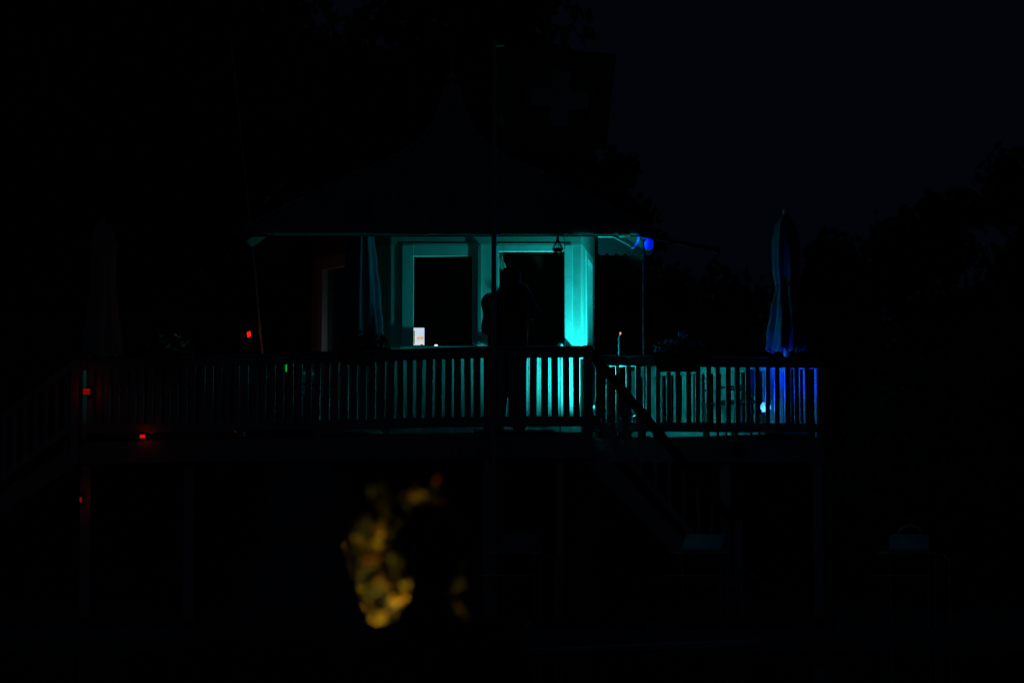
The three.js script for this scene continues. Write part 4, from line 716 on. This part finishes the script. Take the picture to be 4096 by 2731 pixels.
{
  const q = at(2030, 1700, 28.7), st = thing('door_step', 'low wooden platform under the embracing couple', 'platform', [q.x + 0.07, DECK, -28.82]);
  for (let i = 0; i < 6; i++) part('plank', move(rbox(0.9, 0.03, 0.128, 0.004), 0, 0.03, -0.33 + i * 0.132), i % 2 ? mats.deck : mats.deckB, st);
  for (const x of [-0.4, 0.4]) part('bearer', move(rbox(0.06, 0.014, 0.78, 0.002), x, 0.0075, 0), mats.darkWood, st);
  person('person in a dark red hooded jacket seen from behind, embracing someone at the kiosk window', [q.x, stepY, -28.64], 0, {
    pelvis: [0, 0.98, 0], chest: [0, 1.3, 0], neck: [0.015, 1.52, -0.02], head: [0.04, 1.7, -0.05], face: [0.35, -0.1, -1], shl: [-0.185, 1.43, 0], shr: [0.155, 1.43, -0.02],
    ell: [-0.205, 1.18, -0.1], elr: [0.145, 1.16, -0.08], wrl: [-0.06, 1.16, -0.3], wrr: [0.13, 1.12, -0.3], palml: [0.5, 0, 1], palmr: [-0.4, 0, 1],
    hipl: [-0.1, 0.93, 0], hipr: [0.1, 0.93, 0], knl: [-0.11, 0.5, -0.03], knr: [0.12, 0.5, -0.02], anl: [-0.12, 0.08, 0.02], anr: [0.13, 0.08, 0.03], toel: [-0.15, 0.045, -0.12], toer: [0.16, 0.045, -0.11],
  }, { top: [0.13, 0.006, 0.008], legs: [0.015, 0.015, 0.022], bulk: 0.032, hairCol: [0.012, 0.009, 0.008],
    hair: (h, s) => [ell(h(-0.008, 0, 0.03), 0.122, 0.112, 0.115), cap(h(-0.04, 0, 0), h(-0.05, 0, -0.12), 0.108, 0.1)],
    extra: (t, h) => part('hood', nets([cap(h(-0.04, 0.06, -0.15), h(-0.04, 0.17, -0.25), 0.08, 0.06), cap(h(-0.04, -0.06, -0.15), h(-0.04, -0.17, -0.25), 0.08, 0.06), cap(h(-0.08, 0.0, -0.14), h(-0.1, 0, -0.26), 0.09)], 0.05, 0.01), M([0.12, 0.006, 0.008], { roughness: 0.95 }), t) });
  person('person with long fair hair facing the red jacket in an embrace', [q.x + 0.02, stepY, -28.96], Math.PI, {
    pelvis: [0, 0.9, 0], chest: [0, 1.2, 0], neck: [-0.05, 1.4, -0.02], head: [-0.13, 1.55, -0.03], face: [0.2, 0.15, -1], shl: [-0.15, 1.35, 0], shr: [0.165, 1.35, 0],
    ell: [-0.13, 1.12, -0.15], elr: [0.24, 1.16, -0.12], wrl: [-0.02, 1.2, -0.24], wrr: [0.2, 1.24, -0.3], palml: [0.6, 0, 0.5], palmr: [-0.6, 0, 0.5],
    hipl: [-0.09, 0.86, 0], hipr: [0.09, 0.86, 0], knl: [-0.09, 0.46, -0.01], knr: [0.09, 0.46, -0.01], anl: [-0.08, 0.08, 0.02], anr: [0.1, 0.08, 0.02], toel: [-0.09, 0.045, -0.1], toer: [0.11, 0.045, -0.1],
  }, { top: [0.008, 0.014, 0.008], s: 1, hairCol: [0.13, 0.1, 0.06], legs: [0.02, 0.02, 0.03],
    hair: (h, s) => [ell(h(-0.012, 0, 0.04), 0.092, 0.098, 0.1), cap(h(-0.06, 0, 0), h(-0.09, 0, -0.28), 0.085, 0.07), cap(h(-0.02, -0.085, 0), h(-0.0, -0.12, -0.26), 0.04, 0.03), cap(h(-0.02, 0.085, 0), h(0, 0.1, -0.24), 0.035, 0.025), cap(h(-0.03, -0.1, -0.05), h(0.0, -0.2, -0.2), 0.03, 0.024), cap(h(-0.05, -0.1, -0.08), h(-0.03, -0.22, -0.26), 0.022, 0.014)] });
}
// seated onlookers on the near side of the pool
const sit = s => ({ pelvis: [0, 0.1, 0], chest: [0, 0.35, -0.02], neck: [0, 0.58, -0.02], head: [0, 0.765, -0.04], shl: [-0.17, 0.47, -0.01], shr: [0.17, 0.47, -0.01],
  ell: [-0.22, 0.28, -0.08], elr: [0.22, 0.28, -0.08], wrl: [-0.12, 0.22, -0.3], wrr: [0.12, 0.22, -0.3], palml: [0, -1, 0], palmr: [0, -1, 0], hipl: [-0.09, 0.1, -0.03], hipr: [0.09, 0.1, -0.03], knl: [-0.13, 0.2, -0.44], knr: [0.13, 0.2, -0.44], anl: [-0.12, -0.19, -0.42], anr: [0.12, -0.19, -0.42], toel: [-0.13, -0.225, -0.55], toer: [0.13, -0.225, -0.55], face: [0, 0, -1] });
function stool(x, z, h, label) {
  const t = thing('low_stool', label, 'stool', [x, 0.004, z], 0, 'low stools by the pool');
  for (let i = 0; i < 4; i++) part('slat', move(rbox(0.44, 0.022, 0.085, 0.005), 0, h - 0.011, -0.14 + i * 0.094), mats.wood, t);
  for (const sx of [-0.18, 0.18]) for (const sz of [-0.13, 0.13]) part('leg', move(rbox(0.04, h - 0.022, 0.04, 0.004), sx, (h - 0.022) / 2, sz), mats.wood, t);
}
{
  const L = at(1222, 1868, 5.0), seat = L.y - 0.885, R = at(1716, 2048, 6.5), s2 = 0.93, seat2 = R.y - 0.87 * s2;
  stool(L.x, -5.0, seat - 0.004, 'low stool under the nearer seated person'); stool(R.x, -6.5, seat2 - 0.004, 'low stool under the farther seated person');
  const p1 = sit(1); p1.face = [0.15, 0.02, -1]; p1.anl = [-0.12, 0.085 - seat, -0.42]; p1.anr = [0.12, 0.085 - seat, -0.42]; p1.toel = [-0.13, 0.05 - seat, -0.55]; p1.toer = [0.13, 0.05 - seat, -0.55];
  person('seated person with shoulder-length pale hair in the near foreground', [L.x, seat, -5.0], 0, p1, { top: [0.03, 0.032, 0.04], hairCol: [0.3, 0.3, 0.31],
    hair: (h, s) => [ell(h(-0.006, 0, 0.03), 0.086, 0.1, 0.1), cap(h(-0.03, 0, 0), h(-0.045, 0, -0.14), 0.08, 0.085), cap(h(-0.03, 0.03, -0.1), h(-0.03, 0.075, -0.21), 0.075, 0.07), cap(h(-0.03, -0.03, -0.1), h(-0.03, -0.075, -0.21), 0.075, 0.07)] });
  const p2 = sit(1); p2.face = [-0.55, 0, -1]; const k = 1 / s2; p2.anl = [-0.12, (0.085 - seat2) * k, -0.42]; p2.anr = [0.12, (0.085 - seat2) * k, -0.42]; p2.toel = [-0.13, (0.05 - seat2) * k, -0.55]; p2.toer = [0.13, (0.05 - seat2) * k, -0.55];
  person('seated person with short dark hair in front of the lit flowers', [R.x, seat2, -6.5], 0, p2, { top: [0.02, 0.02, 0.024], s: s2, hairCol: [0.02, 0.015, 0.012],
    hair: (h, s) => [ell(h(-0.012, 0, 0.03), 0.088, 0.095, 0.1), cap(h(-0.045, 0, 0), h(-0.05, 0, -0.06), 0.07, 0.05)] });
}
// ---------------------------------------------------------------- lit flowering shrub
{
  const q = at(1560, 2117, 7.3), t = thing('flowering_shrub', 'potted shrub of yellow and orange flowers lit between the two seated people', 'shrub', [q.x, 0, -7.3]);
  part('pot', lathe([[0, 0.006], [0.16, 0.006], [0.2, 0.3], [0.22, 0.52], [0.23, 0.56], [0.2, 0.56], [0.18, 0.5], [0, 0.5]], 36), mats.conc, t);
  part('soil', move(new THREE.CylinderGeometry(0.19, 0.19, 0.03, 28), 0, 0.505, 0), mats.darkWood, t);
  const spots = []; for (let i = 0; i < 290; i++) { const y = rr(0.6, 1.15), w = 0.18 + 0.05 * Math.sin((y - 0.5) / 0.6 * 3); spots.push([V(rr(-w, w) - 0.02, y, rr(-w, w) * 0.8), rr(0.014, 0.03)]); }
  const core = spots.length;
  for (const [px, py] of [[1365, 1945], [1432, 2020], [1750, 1910], [1765, 2028], [1550, 2025], [1838, 2207]]) { const p = at(px, py, 7.3); spots.push([V(p.x - q.x, p.y, 0.02), 0.011]); }
  part('foliage', leafGeo(6500, i => { const [c, r] = spots[i % core]; return ball(V(r, r, r)).multiplyScalar(1.4).add(c); }, 0.026, [[0.08, 0.1, 0.015], [0.1, 0.11, 0.02], [0.06, 0.08, 0.015]]), leafMat, t);
  spots.forEach(([c, r], i) => { if (i < core && i % 3 === 0) return; const k = [[0.68, 0.46, 0.03], [0.7, 0.34, 0.03], [0.3, 0.06, 0.012], [0.6, 0.52, 0.04], [0.4, 0.36, 0.03], [0.6, 0.22, 0.02], [0.5, 0.42, 0.03]][i % 7]; part('flower', leafGeo(14, () => ball(V(r * 0.8, r * 0.8, r * 0.8)).add(c).add(V(0, 0, r)), 0.022, [k], 0.3), leafMat, t); });
  const st = []; for (let i = 0; i < 16; i++) { const c = spots[i * 3][0]; st.push(tube([V(c.x * 0.2, 0.5, c.z * 0.2), V(c.x * 0.6, (0.5 + c.y) / 2, c.z * 0.6), c], 0.004, 8, false, 5)); }
  for (let i = core; i < spots.length; i++) { const c = spots[i][0]; st.push(tube([V(c.x * 0.1, 0.5, 0), V(c.x * 0.7, c.y * 0.7, 0), c], 0.0035, 8, false, 5)); }
  part('stems', merge(st), mats.bark, t);
  const l = thing('garden_lamp', 'small warm garden lamp at the foot of the lit flowers', 'lamp', [at(1585, 2117, 6.92).x, 0.6, -6.92]);
  part('bulb', move(new THREE.SphereGeometry(0.02, 16, 12), 0, 0.05, 0), glow([1, 0.62, 0.18], 1.0), l);
  part('shade', move(lathe([[0.03, -0.05], [0.032, 0], [0.02, 0.03], [0, 0.035], [0, 0.033], [0.018, 0.028], [0.03, 0], [0.028, -0.05]], 24), 0, 0.05, 0.01, -1.3), mats.black, l); for (const a of [0, 2.1, 4.2]) part('strut', rod(V(Math.cos(a) * 0.04, 0, Math.sin(a) * 0.04), V(Math.cos(a) * 0.04, 0.075, Math.sin(a) * 0.04), 0.0025, 0.0025, 6), mats.black, l);
  part('stake', rod(V(0, -0.594, 0), V(0, 0, 0), 0.008), mats.black, l); part('foot', move(lathe([[0, -0.02], [0.05, -0.02], [0.05, 0], [0.02, 0.03], [0, 0.03]], 20), 0, 0, 0), mats.black, l);
  const ls = new THREE.SpotLight(rgb(1, 0.62, 0.18), 0.7, 0, 1.15, 0.9, 2); ls.position.set(0, 0.05, -0.03); ls.target.position.set(-0.06, 0.3, -0.4); ls.castShadow = true; l.add(ls, ls.target);
}
scene.traverse(o => { if (o.isMesh) { o.castShadow = true; o.receiveShadow = true; } });
renderer.render(scene, camera);
